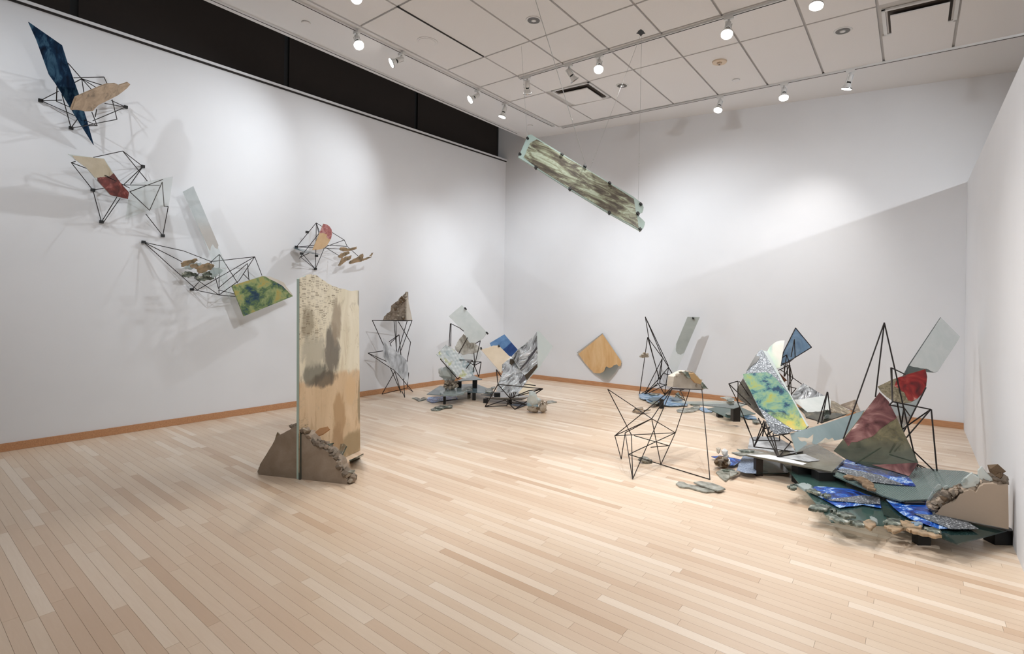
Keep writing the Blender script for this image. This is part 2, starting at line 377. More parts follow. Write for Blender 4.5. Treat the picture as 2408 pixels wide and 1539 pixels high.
slabz('trim_1', q, SILL+.016, SILL+.046, MAT['wall'])
q2 = [along(-5.2)+NL*.022, along(send+.06)+NL*.022, along(send+.06)-NL*.15, along(-5.2)-NL*.15]
slabz('trim_2', q2, SILL, SILL+.016, MAT['blackline'])
q3 = [along(-5.2)+NL*1.2, along(send+.2)+NL*1.2, along(send+.2)-NL*.6, along(-5.2)-NL*.6]
slabz('trim_3', q3, 5.78, 5.9, MAT['shade'])

# ceiling: plain border and lay-in tiles
def czq(name, x0, x1, ya, yb, dz0, dz1, parent, mat, skewa=(0, 0), skewb=None):
    skewb = skewb or skewa
    c = [(x0, ya+skewa[0]), (x1, ya+skewa[1]), (x1, yb+skewb[1]), (x0, yb+skewb[0])]
    vs = [(x, y, cz(x)+dz) for dz in (dz0, dz1) for x, y in c]
    return put(name, mesh(name, vs, [(3, 2, 1, 0), (4, 5, 6, 7), (0, 1, 5, 4), (1, 2, 6, 5), (2, 3, 7, 6), (3, 0, 4, 7)]), parent, mat, ID)
YB = lambda x: P1.y+(x-P1.x)*(P2.y-P1.y)/(P2.x-P1.x)
XE = -5.93
ceil = put('ceiling', mesh('ceiling', [(XE, -4.4, cz(XE)+.02), (7, -4.4, cz(7)+.02), (7, YB(7), cz(7)+.02), (XE, YB(XE), cz(XE)+.02), (XE, -4.4, cz(XE)+.14), (7, -4.4, cz(7)+.14), (7, YB(7), cz(7)+.14), (XE, YB(XE), cz(XE)+.14)],
     [(3, 2, 1, 0), (4, 5, 6, 7), (0, 1, 5, 4), (1, 2, 6, 5), (2, 3, 7, 6), (3, 0, 4, 7)]), None, MAT['tbar'], ID); struct(ceil)
def ty(x, k): return 0.0
YT0, YT1 = 7.60, 7.28                                # the last track runs slightly askew, from x=-5 to x=.86
def ylast(x): return YT0+(x+5.02)*(YT1-YT0)/5.88
czq('plaster_border', XE, -4.97, -4.4, 0, 0, .03, ceil, MAT['ceil'], (0, 0), (YB(XE), YB(-4.97)))
czq('plaster_border', -4.97, 7, 0, 0, 0, .03, ceil, MAT['ceil'], (ylast(-4.97), ylast(7)), (YB(-4.97), YB(7)))
cols = [-4.95, -4.25, -3.515, -2.845, -2.19, -1.545, -.903, -.296, .313, .95, 1.6, 2.25, 2.9, 3.55, 4.2, 4.85, 5.5, 6.15, 7.0]
def skew(x): return -.053*(x+4)                      # rows follow the skew of the tracks
rows = [-4.4, -3.3, -2.65, -2.0, -.65, .02, .7, 2.05, 2.75, 3.40, 4.77, 5.44, 6.12]
g = .012
for i in range(len(cols)-1):
    xa, xb = cols[i]+g, cols[i+1]-g
    for j in range(len(rows)):
        ya = rows[j]; yb = rows[j+1] if j+1 < len(rows) else None
        sa = (skew(xa), skew(xb))
        if yb is None:
            if i in (1, 7):                        # a vent takes the first part of the long bay
                czq('ceiling_tile', xa, xb, 6.80+g, 0, 0, .018, ceil, MAT['tile'], (skew(xa), skew(xb)), (ylast(xa)-.03, ylast(xb)-.03)); continue
            czq('ceiling_tile', xa, xb, 0, 0, 0, .018, ceil, MAT['tile'], (ya+g+sa[0], ya+g+sa[1]), (ylast(xa)-.03, ylast(xb)-.03))
        else:
            czq('ceiling_tile', xa, xb, ya+g, yb-g, 0, .018, ceil, MAT['tile'], sa)

# ------------------------------------------------------------------ floor of maple strips
fx0, fx1, fy0, fy1 = -7.15, 6.6, -4.4, 8.75
fo = put('floor', mesh('floor', [(x, y, z) for z in (-.12, -.006) for x, y in ((fx0, fy0), (fx1, fy0), (fx1, fy1), (fx0, fy1))],
      [(3, 2, 1, 0), (4, 5, 6, 7), (0, 1, 5, 4), (1, 2, 6, 5), (2, 3, 7, 6), (3, 0, 4, 7)]), None, MAT['sub'], ID); struct(fo)
def projpx(x, y):
    d = Vector((x, y, 0))-EYE; z = d.dot(FW)
    if z < .3: return None
    return 1204+CF*d.dot(RR)/z, CYH-CF*d.dot(UU)/z, z
planks = []; PW = .0572; rd = random.Random(11)
y = fy0; row = 0
while y < fy1:
    x = fx0-rd.random()*.9
    while x < fx1:
        L = rd.choice((.35, .5, .62, .8, .95, 1.1, 1.3))*rd.uniform(.9, 1.15)
        tone = min(1, max(0, rd.gauss(.56, .19)))
        if rd.random() < .05: tone = rd.choice((.12, .97))
        a, b = max(x, fx0), min(x+L, fx1)
        if b-a > .02: planks.append((a, b, y, y+PW, tone))
        x += L
    y += PW; row += 1
def area(p):
    q = projpx((p[0]+p[1])/2, (p[2]+p[3])/2)
    if not q or not (-60 < q[0] < 2460 and 700 < q[1] < 1585): return 0
    return (p[1]-p[0])/q[2]**3
planks.sort(key=area, reverse=True)
gp = .0005
def plankgeo(p):
    a, b, c, d, t = p; a += gp; b -= gp; c += gp; d -= gp
    return [(u, v, z) for z in (-.0055, 0) for u, v in ((a, c), (b, c), (b, d), (a, d))]
PF = [(3, 2, 1, 0), (4, 5, 6, 7), (0, 1, 5, 4), (1, 2, 6, 5), (2, 3, 7, 6), (3, 0, 4, 7)]
def tones(me, ts):
    at = me.attributes.new('tone', 'FLOAT', 'FACE'); at.data.foreach_set('value', ts)
for p in planks[:300]:
    me = mesh('floor_board', plankgeo(p), PF); tones(me, [p[4]]*6); put('floor_board', me, fo, MAT['plank'], ID)
vs, fs, ts = [], [], []
for p in planks[300:]:
    k = len(vs); vs += plankgeo(p); fs += [tuple(i+k for i in f) for f in PF]; ts += [p[4]]*6
me = bpy.data.meshes.new('floor_boards'); me.from_pydata(vs, [], fs); me.update(); tones(me, ts)
o = put('floor_boards', me, fo, MAT['plank'], ID); o['kind'] = 'stuff'

# ------------------------------------------------------------------ ceiling fittings
def strip(name, label, cat, a, b, wdt, hgt, mat, group=None):
    """straight bar hanging under the ceiling between two ceiling points"""
    d = (b-a); L = d.length; x = d.normalized(); zz = Vector((.05, 0, 1)).normalized(); yv = zz.cross(x).normalized(); zz = x.cross(yv)
    m = Matrix((x, yv, zz)).transposed().to_4x4(); m.translation = (a+b)/2
    root = empty(name, (a+b)/2); tag(root, label, cat, group)
    put('housing', boxmesh('housing', L, wdt, hgt, -hgt), root, mat, m)
    put('slot', boxmesh('slot', L-.02, wdt*.28, .002, -hgt-.0015), root, MAT['blackline'], m @ Matrix.Translation((0, 0, -.0006)))
    put('end_cap', boxmesh('end_cap', .03, wdt*1.06, hgt+.004, -hgt-.004), root, MAT['lampw'], m @ Matrix.Translation((L/2+.014, 0, 0)))
    return root
C = lambda x, y: CEIL.at(x, y)
def cpt(x, y): return Vector((x, y, cz(x)))
T1 = (cpt(-5.12, -3.0), C(1300, 295)); T0 = (cpt(-5.80, -3.0), C(1217, 312))
T2 = (C(1222, 183), cpt(1.9, 5.14)); T3 = (C(1322, 299), cpt(2.2, 7.16))
strip('lighting_track', 'white lighting track above the left wall carrying four spotlights in a row', 'track', *T1, .036, .022, MAT['lampw'], 'lighting tracks')
strip('lighting_track', 'empty white lighting track closest to the dark clerestory shades', 'track', *T0, .036, .022, MAT['lampw'], 'lighting tracks')
strip('lighting_track', 'white lighting track across the middle of the tiled ceiling', 'track', *T2, .036, .022, MAT['lampw'], 'lighting tracks')
strip('lighting_track', 'white lighting track in front of the far wall at the end of the tiles', 'track', *T3, .036, .022, MAT['lampw'], 'lighting tracks')

ME_BLK = boxmesh('mounting_block', .09, .034, .03, -.03); ME_STEM = cylmesh('stem', .011, .011, .06, 10); ME_SOCK = cylmesh('socket_cup', .022, .028, .085, 14)
ME_BAND = cylmesh('band', .023, .025, .022, 14); ME_BULB = cylmesh('reflector_bulb', .026, .056, .062, 18, False); ME_RIM = cylmesh('rim', .058, .058, .014, 18, False); ME_LENS = cylmesh('lens', .054, .052, .006, 18)
ME_LENSO = ME_LENS.copy(); ME_ARM = boxmesh('yoke_arm', .006, .014, .12, -.02)
for me, k in ((ME_BLK, 'lampw'), (ME_STEM, 'lampw'), (ME_SOCK, 'lampw'), (ME_BAND, 'lampb'), (ME_BULB, 'lampw'), (ME_RIM, 'chrome'), (ME_LENS, 'bulb'), (ME_LENSO, 'bulboff'), (ME_ARM, 'lampw')): me.materials.append(MAT[k])
def spot(label, p, target, watts, cone=60, blend=.6, col=(1, .95, .88), on=True, seen=True, group='track spotlights', rad=.05):
    root = empty('track_spotlight', p); tag(root, label, 'spotlight', group)
    t = Vector(target); piv = p+Vector((0, 0, -.10)); aim = (t-piv).normalized()
    put('mounting_block', ME_BLK, root, None, Matrix.Translation(p+Vector((0, 0, -.018))))
    put('stem', ME_STEM, root, None, Matrix.Translation(p+Vector((0, 0, -.105))))
    m, _ = axis_matrix(piv-aim*.03, piv+aim)
    put('socket_cup', ME_SOCK, root, None, m)
    put('band', ME_BAND, root, None, m @ Matrix.Translation((0, 0, .086)))
    b = put('reflector_bulb', ME_BULB, root, None, m @ Matrix.Translation((0, 0, .104)))
    put('rim', ME_RIM, b, None, m @ Matrix.Translation((0, 0, .158)))
    put('lens', ME_LENS if on else ME_LENSO, b, None, m @ Matrix.Translation((0, 0, .160)))
    for s in (-1, 1): put('yoke_arm', ME_ARM, root, None, m @ Matrix.Translation((s*.032, 0, .02)))
    if on and watts:
        L = bpy.data.lights.new('spot_beam', 'SPOT'); L.energy = watts*LAMPW; L.spot_size = radians(cone); L.spot_blend = blend; L.shadow_soft_size = rad; L.color = col
        lo = put('spot_beam', L, root, None, m @ Matrix.Translation((0, 0, .18)) @ Matrix.Rotation(pi, 4, 'X')) if False else None
        lo = bpy.data.objects.new('spot_beam', L); COL.objects.link(lo); lo.parent = root; lo.matrix_parent_inverse = WM(root).inverted()
        lo.matrix_basis = m @ Matrix.Translation((0, 0, .185)) @ Matrix.Rotation(pi, 4, 'X')
    return root
def ontrack(T, px):
    """point of a track seen at photo column px"""
    a, b = T; lo, hi = 0., 1.
    best = min((abs((lambda d: 1204+CF*d.dot(RR)/d.dot(FW))(a+(b-a)*(i/2000)-EYE)-px) if (a+(b-a)*(i/2000)-EYE).dot(FW) > .2 else 1e9, i) for i in range(2001))[1]
    return a+(b-a)*(best/2000)
exec_lights = True
cold = (.885, .945, 1); neut = (1, .985, .965)
# along the left wall
spot('lit white spotlight tilted towards the room, nearest of the row above the left wall', ontrack(T1, 839), G(1200, 1250), 110, 95, 1, neut)
spot('lit white spotlight turned sideways to the left wall, second in its row', ontrack(T1, 944), LW(0).at(170, 430), 150, 85, 1, cold)
spot('lit white spotlight turned sideways to the left wall, third in its row', ontrack(T1, 1123), LW(0).at(480, 600), 165, 85, 1, cold)
spot('lit white spotlight pointing straight down, last of the row above the left wall', ontrack(T1, 1187), LW(.6).at(1000, 900), 150, 90, 1, cold)
spot('glaring spotlight cut by the top edge of the picture above the left wall', CEIL.at(840, -34), EYE+Vector((-.9, .3, -.3)), 60, 95, 1, neut)
spot('spotlight out of view near the near end of the left wall', cpt(-5.1, -.9), LW(0).at(300, 520), 140, 80, 1, cold)
spot('added fill light out of view over the partition side, evening the left wall', cpt(-.7, .9), LW(0).at(160, 950), 170, 75, 1, cold)  # fill lamp added to even out the left wall, no known fixture
spot('added fill light out of view in the middle of the room, evening the left wall', cpt(-1.0, 2.6), LW(0).at(860, 780), 320, 75, 1, cold)  # second fill lamp added for the same wall
# middle track
spot('white spotlight turned to the far wall beside a hanging cable, first on the middle track', ontrack(T2, 1240), BW(0).at(1260, 780), 260, 95, 1, cold)
spot('white spotlight turned away to the right, second on the middle track', ontrack(T2, 1338), BW(0).at(1720, 800), 360, 95, 1, cold)
spot('lit white spotlight pointing down, third on the middle track', ontrack(T2, 1410), G(1300, 1200), 160, 95, 1, neut)
spot('glaring spotlight facing the viewer on the middle track, right of the broken ceiling hole', ontrack(T2, 1714), G(1500, 1250), 180, 95, 1, neut)
spot('large glaring spotlight facing the viewer near the square vent at the top', CEIL.at(1926, -45), G(1700, 1180), 180, 95, 1, neut)
# far track
spot('small lit spotlight on the far track, leftmost of its three', ontrack(T3, 1694), G(1480, 1010), 130, 85, 1, neut)
spot('glaring spotlight in the middle of the far track', ontrack(T3, 1844), G(1800, 1080), 160, 85, 1, neut)
spot('lit spotlight with white shade on the far track, rightmost of its three', ontrack(T3, 2000), G(1750, 960), 120, 85, 1, neut)
# out of view
spot('added fill light out of view, brightening the half-round block and slab', cpt(-2.1, .3), Vector((-2.95, 3.5, .4)), 300, 50, 1, neut)  # added to brighten the shaded front of the concrete block and slab
spot('added fill light out of view over the near floor', cpt(-1.2, 1.2), Vector((-.7, 3.6, 0)), 105, 100, 1, neut)  # added fill for the near floor, no known fixture here
spot('added fill light out of view, washing the partition', cpt(-2.6, .4), Vector((.5, 5.0, 1.4)), 420, 75, 1, cold)  # added wash that brightens the partition, not a known fixture
spot('spotlight out of view beyond the partition, raking over its top', cpt(3.5, 5.2), BW(0).at(1700, 610), 340, 62, .9, cold)
spot('spotlight out of view beyond the partition over the next room', cpt(3.2, 2.5), Vector((3.0, 4, 0)), 200, 110, 1, neut)

def disc(name, label, cat, px, r, parts, group=None):
    p = C(*px); root = empty(name, p); tag(root, label, cat, group); n = Vector((-.05, 0, -1)).normalized()
    for nm, r0, r1, h, z, mat in parts:
        m, _ = axis_matrix(p+n*z, p+n*(z+1)); put(nm, cylmesh(nm, r0, r1, h, 24), root, mat, m)
    return root
for px, lab in (((1255, 47), 'unlit recessed downlight beside the long hanging cable, largest in view'), ((1463, 201), 'small unlit recessed downlight right of the far square vent'), ((1982, 72), 'unlit recessed downlight near the big vent at top right')):
    disc('recessed_downlight', lab, 'downlight', px, .1, (('trim_ring', .085, .08, .006, 0, MAT['lampw']), ('reflector', .066, .066, .002, .006, plain('downlight_well', (96, 92, 88), .3)), ('lamp_glass', .03, .02, .006, .008, MAT['lampw'])), 'recessed downlights')
for px, lab in (((720, 53), 'flat white sprinkler cap on the ceiling border at upper left'), ((1247, 295), 'flat white sprinkler cap above the end of the hanging panel'), ((1731, 188), 'flat white sprinkler cap beside the smoke detector')):
    disc('sprinkler_cap', lab, 'sprinkler cap', px, .05, (('plate', .048, .044, .012, .002, MAT['ceil']),), 'sprinkler caps')
disc('smoke_detector', 'cream round smoke detector on a ceiling tile', 'smoke detector', (1692, 145), .09, (('base_ring', .085, .08, .015, 0, plain('cream_plastic', (222, 202, 178), .5)), ('sensor_cap', .03, .022, .022, .015, plain('cream_cap', (210, 190, 168), .5)), ('sensor_slot', .012, .012, .002, .037, MAT['black'])))
disc('ceiling_speaker', 'flush round white cover on the ceiling tile by the dark strip gap', 'cover', (1005, 98), .12, (('rim', .125, .12, .006, 0, MAT['tile']), ('cover', .105, .1, .004, .006, MAT['tile'])))
def vent(label, ctr, s):
    p = ctr; root = empty('ceiling_vent', p); tag(root, label, 'vent', 'square ceiling vents')
    sl = Matrix.Translation(p) @ Matrix.Rotation(math.atan(.05), 4, 'Y')
    put('recess', boxmesh('recess', s, s, .004, .012), root, MAT['tile'], sl)
    put('collar', boxmesh('collar', s*.84, s*.84, .012, 0), root, plain('vent_throat', (70, 62, 56), .8), sl)
    put('plate', boxmesh('plate', s*.76, s*.76, .012, -.04), root, MAT['tile'], sl)
    for a in range(4):
        me = boxmesh('frame_edge', s, .03, .014, -.002); put('frame_edge', me, root, MAT['lampw'], sl @ Matrix.Rotation(a*pi/2, 4, 'Z') @ Matrix.Translation((0, s/2-.015, 0)))
vent('square white ceiling vent behind the hanging cables', C(1366, 222), .63)
vent('square white ceiling vent cut by the top edge of the picture at right', C(2162, 38), .58)
# dark slit of a raised tile, and the broken hole
a, b = C(932, 15), C(1138, 132)
m = Matrix.Translation((a+b)/2+Vector((.0, 0, -.003)))
tag(put('ceiling_gap', boxmesh('ceiling_gap', .022, (b-a).length, .004), None, MAT['blackline'], m), 'long dark gap along a sagging ceiling tile', 'gap')
hp = [(1507+9*cos(t)*(1+.25*sin(t*5)), 77+6*sin(t)*(1+.3*cos(t*4))) for t in [i*2*pi/22 for i in range(22)]]+[]
o = sheet('ceiling_hole', hp, Pl((0, 0, 4.318), (.05, 0, 1)), .004, MAT['black']); tag(o, 'ragged black hole broken in a ceiling tile where cables pass', 'hole')

# ================================================================== the installation
def prs(k, *f):
    """flat list x1,y1,x2,y2 per rod -> list of pixel pairs"""
    return k(*f)
def thing(name, label, cat, loc, group=None): return tag(empty(name, loc), label, cat, group)
def cen(pts, plane):
    w3 = [plane.at(*p) for p in pts]; return sum(w3, Vector())/len(w3)
def panel(name, label, cat, pts, plane, mat, th=.006, layers=(), group=None, clips=(), bev=0):
    c = cen(pts, plane); lo = min(plane.at(*p).z for p in pts)
    if not layers and not clips:
        return tag(sheet(name, pts, plane, th, mat, None, bev), label, cat, group)
    root = thing(name, label, cat, (c.x, c.y, lo), group)
    sheet('glass_sheet' if layers else 'sheet', pts, plane, th, mat, root, bev)
    for i, (nm, lp, lm) in enumerate(layers): sheet(nm, lp, plane, .0015, lm, root, 0, .0017+.0012*i)
    n = plane.n if plane.n.dot(EYE-c) > 0 else -plane.n
    for q in clips: clip(root, plane.at(*q), n, .022)
    return root
def wl(px, off): return LW(off).at(*px)

# ------------------------------------------------ A: uppermost piece on the left wall
fA = kA(420,1040, 735,1325, 1300,1108)
frame('rod_sculpture', 'dark steel rod frame on the left wall behind the tall dark blue shard', 'rod sculpture', prs(kA,
  705,655,845,815, 845,815,1010,915, 845,815,1085,890, 845,815,955,935, 845,815,870,970, 760,805,1075,797, 1075,797,1110,870, 770,855,845,815,
  420,1040,605,945, 420,1040,1005,1300, 583,1048,590,895, 583,1048,770,1130, 640,975,735,1325, 735,1325,795,1240, 735,1325,835,1310, 835,1310,1005,1275,
  1005,1275,1210,1235, 1210,1235,1160,1030, 1300,1108,1150,1040, 1300,1108,1085,1070, 1300,1108,960,1250, 1005,1300,950,1160, 920,1300,1005,1300, 985,1210,1000,1130, 420,1040,640,1035),
  wallplace(fA, .1, .2), .0042, fA, 'rod frames on the left wall', 1)
pA = P3(wl((68, 52), .42), wl((146, 106), .28), wl((220, 340), .07))
panel('glass_shard', 'tall dark ink-blue painted shard, topmost on the left wall', 'glass panel', kA(297,227, 643,468, 690,620, 820,985, 905,1260, 970,1498, 800,1230, 650,980, 575,860, 510,770, 380,410), pA, MAT['inkblue'], .008)
tp = rough(kA(740,1140, 790,1010, 950,940, 1120,872, 1200,868, 1240,887, 1330,857, 1350,875, 1320,912, 1220,990, 1020,1090, 960,1152, 880,1155, 800,1140), 2, .5, 3)
pT = P3(wl((165, 258), .50), wl((305, 198), .30), wl((215, 262), .34))
tst = paint('tan_mineral_slab', [(.3, (94, 82, 66)), (.42, (150, 128, 104)), (.6, (172, 148, 122)), (.75, (150, 132, 110))], 11, dist=.8, rough=.5)
o = panel('mineral_slab', 'tan irregular slab with dark flecks crossing the dark blue shard', 'slab', tp, pT, tst, .018, bev=.004)
# ------------------------------------------------ B: second piece
fB = kB(1345,352, 675,668, 790,1095, 1612,1280)
frame('rod_sculpture', 'dark steel rod frame on the left wall holding the beige and red shard', 'rod sculpture', prs(kB,
  680,230,1075,145, 1075,145,1345,352, 1075,145,1405,548, 1345,352,1085,600, 385,300,440,285, 385,300,675,668, 385,300,860,480, 860,480,1085,600, 430,255,985,550,
  675,668,1085,600, 675,668,790,1095, 790,1095,1085,620, 810,1110,1040,780, 1085,600,1570,605, 1085,600,1165,640, 1170,690,1615,525, 1170,690,1435,940, 1435,940,1605,560,
  1605,560,1630,885, 1630,885,1685,890, 1685,890,1612,1280, 1385,990,1612,1280, 1345,352,1180,590),
  wallplace(fB, .1, .2), .0042, fB, 'rod frames on the left wall', 1)
gB = P3(wl((161, 362), .40), wl((245, 373), .26), wl((301, 468), .10))
beige = paint('beige_wash', [(.3, (172, 158, 134)), (.7, (198, 186, 164))], 4); dred = paint('dark_red_paint', [(.3, (58, 18, 14)), (.55, (112, 42, 32)), (.75, (176, 110, 100))], 12, dist=1)
panel('glass_shard', 'glass shard painted beige above and dark red below, on the left wall', 'glass panel', kB(345,185, 680,232, 825,245, 950,435, 1060,590, 1160,700, 1145,790, 915,740, 735,545, 590,370, 430,250), gB, MAT['frost'], .008,
  (('beige_paint', rough_edges(kB(400,205, 680,234, 820,248, 945,450, 900,480, 850,490, 800,490, 735,500, 700,500, 590,372, 430,252), (4, 5, 6, 7), 4, 1), beige),
   ('red_paint', rough_edges(kB(735,500, 800,495, 850,490, 900,480, 950,440, 1060,592, 1158,700, 1143,788, 915,738, 735,543), (0, 1, 2, 3), 4, 1.2), dred)))
cB = P3(wl((306, 432), .20), wl((406, 416), .34), wl((295, 516), .06))
panel('clear_glass', 'clear colourless pane right of the beige and red shard', 'glass panel', kB(1178,597, 1748,487, 1730,620, 1690,880, 1420,940, 1110,1060, 1150,780), cB, MAT['clear'], .006)
# ------------------------------------------------ C: third piece
fC = kC(165,658, 665,1148)
frame('rod_sculpture', 'long pointed dark rod frame on the left wall below the grey strip', 'rod sculpture', prs(kC,
  165,658,580,750, 580,750,865,860, 165,658,560,860, 165,658,720,1155, 865,860,950,785, 950,785,945,1205, 865,860,690,1030, 690,1030,945,1205, 865,860,940,1140,
  865,860,1315,810, 720,1155,1315,810, 665,1148,735,1075, 665,1148,945,1205, 945,1205,1115,1222, 945,1130,1240,880, 1315,810,1390,1005, 1315,810,1150,1060, 1240,880,1255,1050,
  1195,985,1260,1050, 950,785,1140,1085, 945,1205,1150,1060, 940,1155,1110,1195),
  wallplace(fC, .12, .2), .0042, fC, 'rod frames on the left wall', 1)
gC = P3(wl((430, 452), .16), wl((455, 438), .16), wl((542, 706), .30))
grp = paint('cool_grey_paint', [(.3, (158, 164, 164)), (.7, (186, 190, 190))], 3, layers=((0, -1, -.42, .14, .1, [(.3, (166, 160, 154)), (.7, (182, 176, 168))], 1),))
panel('glass_strip', 'long narrow grey-painted glass strip leaning on the left wall', 'glass panel', kC(570,138, 680,78, 945,730, 1010,870, 1065,1258, 940,1000), gC, MAT['clear'], .006,
  (('grey_paint', rough_edges(kC(572,138, 680,79, 940,690, 932,730, 905,720, 880,680, 865,700, 852,750, 830,708), (3, 4, 5, 6), 3, .8), grp),))
def shardpile(label, cat, k, polys, planef, mats, group=None, name='shard_cluster', th=.012, bev=.003, amp=.7, n=2):
    w3 = [planef(i).at(*p) for i, q in enumerate(polys) for p in k(*q)]
    root = thing(name, label, cat, (sum(p.x for p in w3)/len(w3), sum(p.y for p in w3)/len(w3), min(p.z for p in w3)), group)
    for i, q in enumerate(polys):
        sheet('shard', rough(k(*q), n, amp, i), planef(i), th, mats[i % len(mats)], root, bev)
    return root
gl_edge = MAT['lump']
shardpile('layered torn glass fragments caught in the long rod frame on the left wall', 'glass fragments', kC,
  [(555,870, 600,852, 715,828, 730,850, 640,905, 560,915), (560,935, 640,890, 760,870, 770,900, 660,945), (545,990, 600,960, 700,975, 740,1010, 640,1025, 570,1015),
   (690,925, 830,872, 900,900, 860,950, 740,980), (700,1030, 780,1000, 890,1015, 895,1045, 800,1062, 720,1055), (830,960, 900,920, 1000,945, 960,985, 880,1010), (760,985, 850,955, 880,1000, 800,1020), (640,900,720,880,740,905,670,930), (860,1000,930,985,945,1005,880,1030)],
  lambda i: P3(wl((430, 620), .2+.012*i), wl((530, 620), .24+.012*i), wl((480, 665), .17+.012*i)), (MAT['tslag'], MAT['lump'], MAT['slag'], MAT['tslag'], MAT['slag'], MAT['lump'], MAT['slag']), None, 'shard_cluster', .008, .002, 1.8, 5)
gC2 = P3(wl((546, 672), .30), wl((687, 697), .22), wl((574, 743), .30))
pz = [(i*1.0) for i in range(3)]
root = panel('painted_glass', 'green, yellow and navy painted panel with broken upper edge on the left wall', 'glass panel', rough_edges(kC(1080,1110, 1400,1010, 1470,1022, 1610,1085, 1712,1218, 1205,1425), (2, 3), 5, 1, 5), gC2, MAT['greenblue'], .02,
  (('plaster_edge', rough(kC(1412,1008, 1470,1015, 1555,1048, 1610,1075, 1640,1120, 1700,1195, 1706,1214, 1660,1170, 1600,1110, 1530,1070), 2, .8, 8), MAT['pconc']),))
# ------------------------------------------------ D: small piece near the slab
fD = kD(820,1335, 370,815)
frame('rod_sculpture', 'small dark rod frame on the left wall above the standing slab', 'rod sculpture', prs(kD,
  840,245,370,815, 840,245,975,330, 840,245,1040,815, 845,260,900,500, 840,260,830,900, 830,900,820,1335, 1040,815,1500,650, 1220,475,1500,650, 1500,650,1570,800, 370,815,960,765, 960,765,1570,800,
  370,815,900,835, 900,835,1380,860, 1040,815,1375,1020, 1570,800,1830,1030, 1040,815,820,1335, 900,500,440,1085, 470,1050,820,1335, 500,960,820,1335, 470,1050,680,955, 960,765,1040,815),
  wallplace(fD, .16, .16), .0042, fD+kD(625,465, 490,970, 845,1025), 'rod frames on the left wall', 1)
gD = P3(wl((761, 526), .34), wl((735, 588), .30), wl((781, 545), .30))
arc = [(1010,265), (1085,280), (1150,325), (1195,390), (1215,460), (1208,540), (1185,620), (1145,700), (1100,770), (1040,830), (960,868), (850,885), (750,885), (870,600)]
dpts = kD(*[v for p in arc for v in p])
rosy = paint('rosy_paint', [(.3, (128, 56, 58)), (.5, (176, 112, 110)), (.72, (210, 178, 172))], 16, dist=1.2)
panel('half_disc', 'small half-disc, rose-red above and tan below, on the left wall', 'glass panel', dpts, gD, paint('tan_wash', [(.3, (196, 162, 122)), (.7, (214, 184, 146))], 5), .006,
  (('red_paint', rough_edges(kD(1010,267, 1085,282, 1150,327, 1195,392, 1213,460, 1206,540, 1185,618, 1130,630, 1080,580, 1100,520, 1000,480, 930,490, 920,460), (6, 7, 8, 9, 10), 3, .4), rosy),))
gS = P3(wl((691, 583), .20), wl((752, 598), .45), wl((697, 582.2), .32))
o = sheet('glass_shelf', kD(305,832, 370,824, 560,872, 925,984, 760,965, 560,930, 430,880), P3(wl((691, 583), .14), wl((752, 598), .14), wl((718, 594), .34)), .006, MAT['greyglass']); tag(o, 'small horizontal grey glass shelf in the rod frame above the slab', 'glass shelf')
shardpile('tan ragged glass shards at the right tip of the small rod frame', 'glass fragments', kD,
  [(1380,870, 1420,828, 1500,820, 1600,850, 1800,810, 1790,862, 1640,910, 1470,922), (1350,1050, 1430,970, 1600,920, 1652,960, 1520,1030, 1450,1080, 1380,1075), (1440,1080, 1650,1020, 1680,1022, 1640,1110, 1480,1200, 1430,1255, 1350,1260),
   (1610,1205, 1640,1150, 1830,1050, 1900,985, 1955,980, 1950,1060, 1900,1165, 1640,1220), (1900,1165, 1950,1090, 2110,1050, 2140,1065, 2000,1120), (2095,1030, 2150,960, 2186,956, 2150,1040)],
  lambda i: P3(wl((795, 600), .26+.014*i), wl((878, 600), .34+.014*i), wl((800, 625), .22+.014*i)), (MAT['tslag'],), amp=.9, n=4)

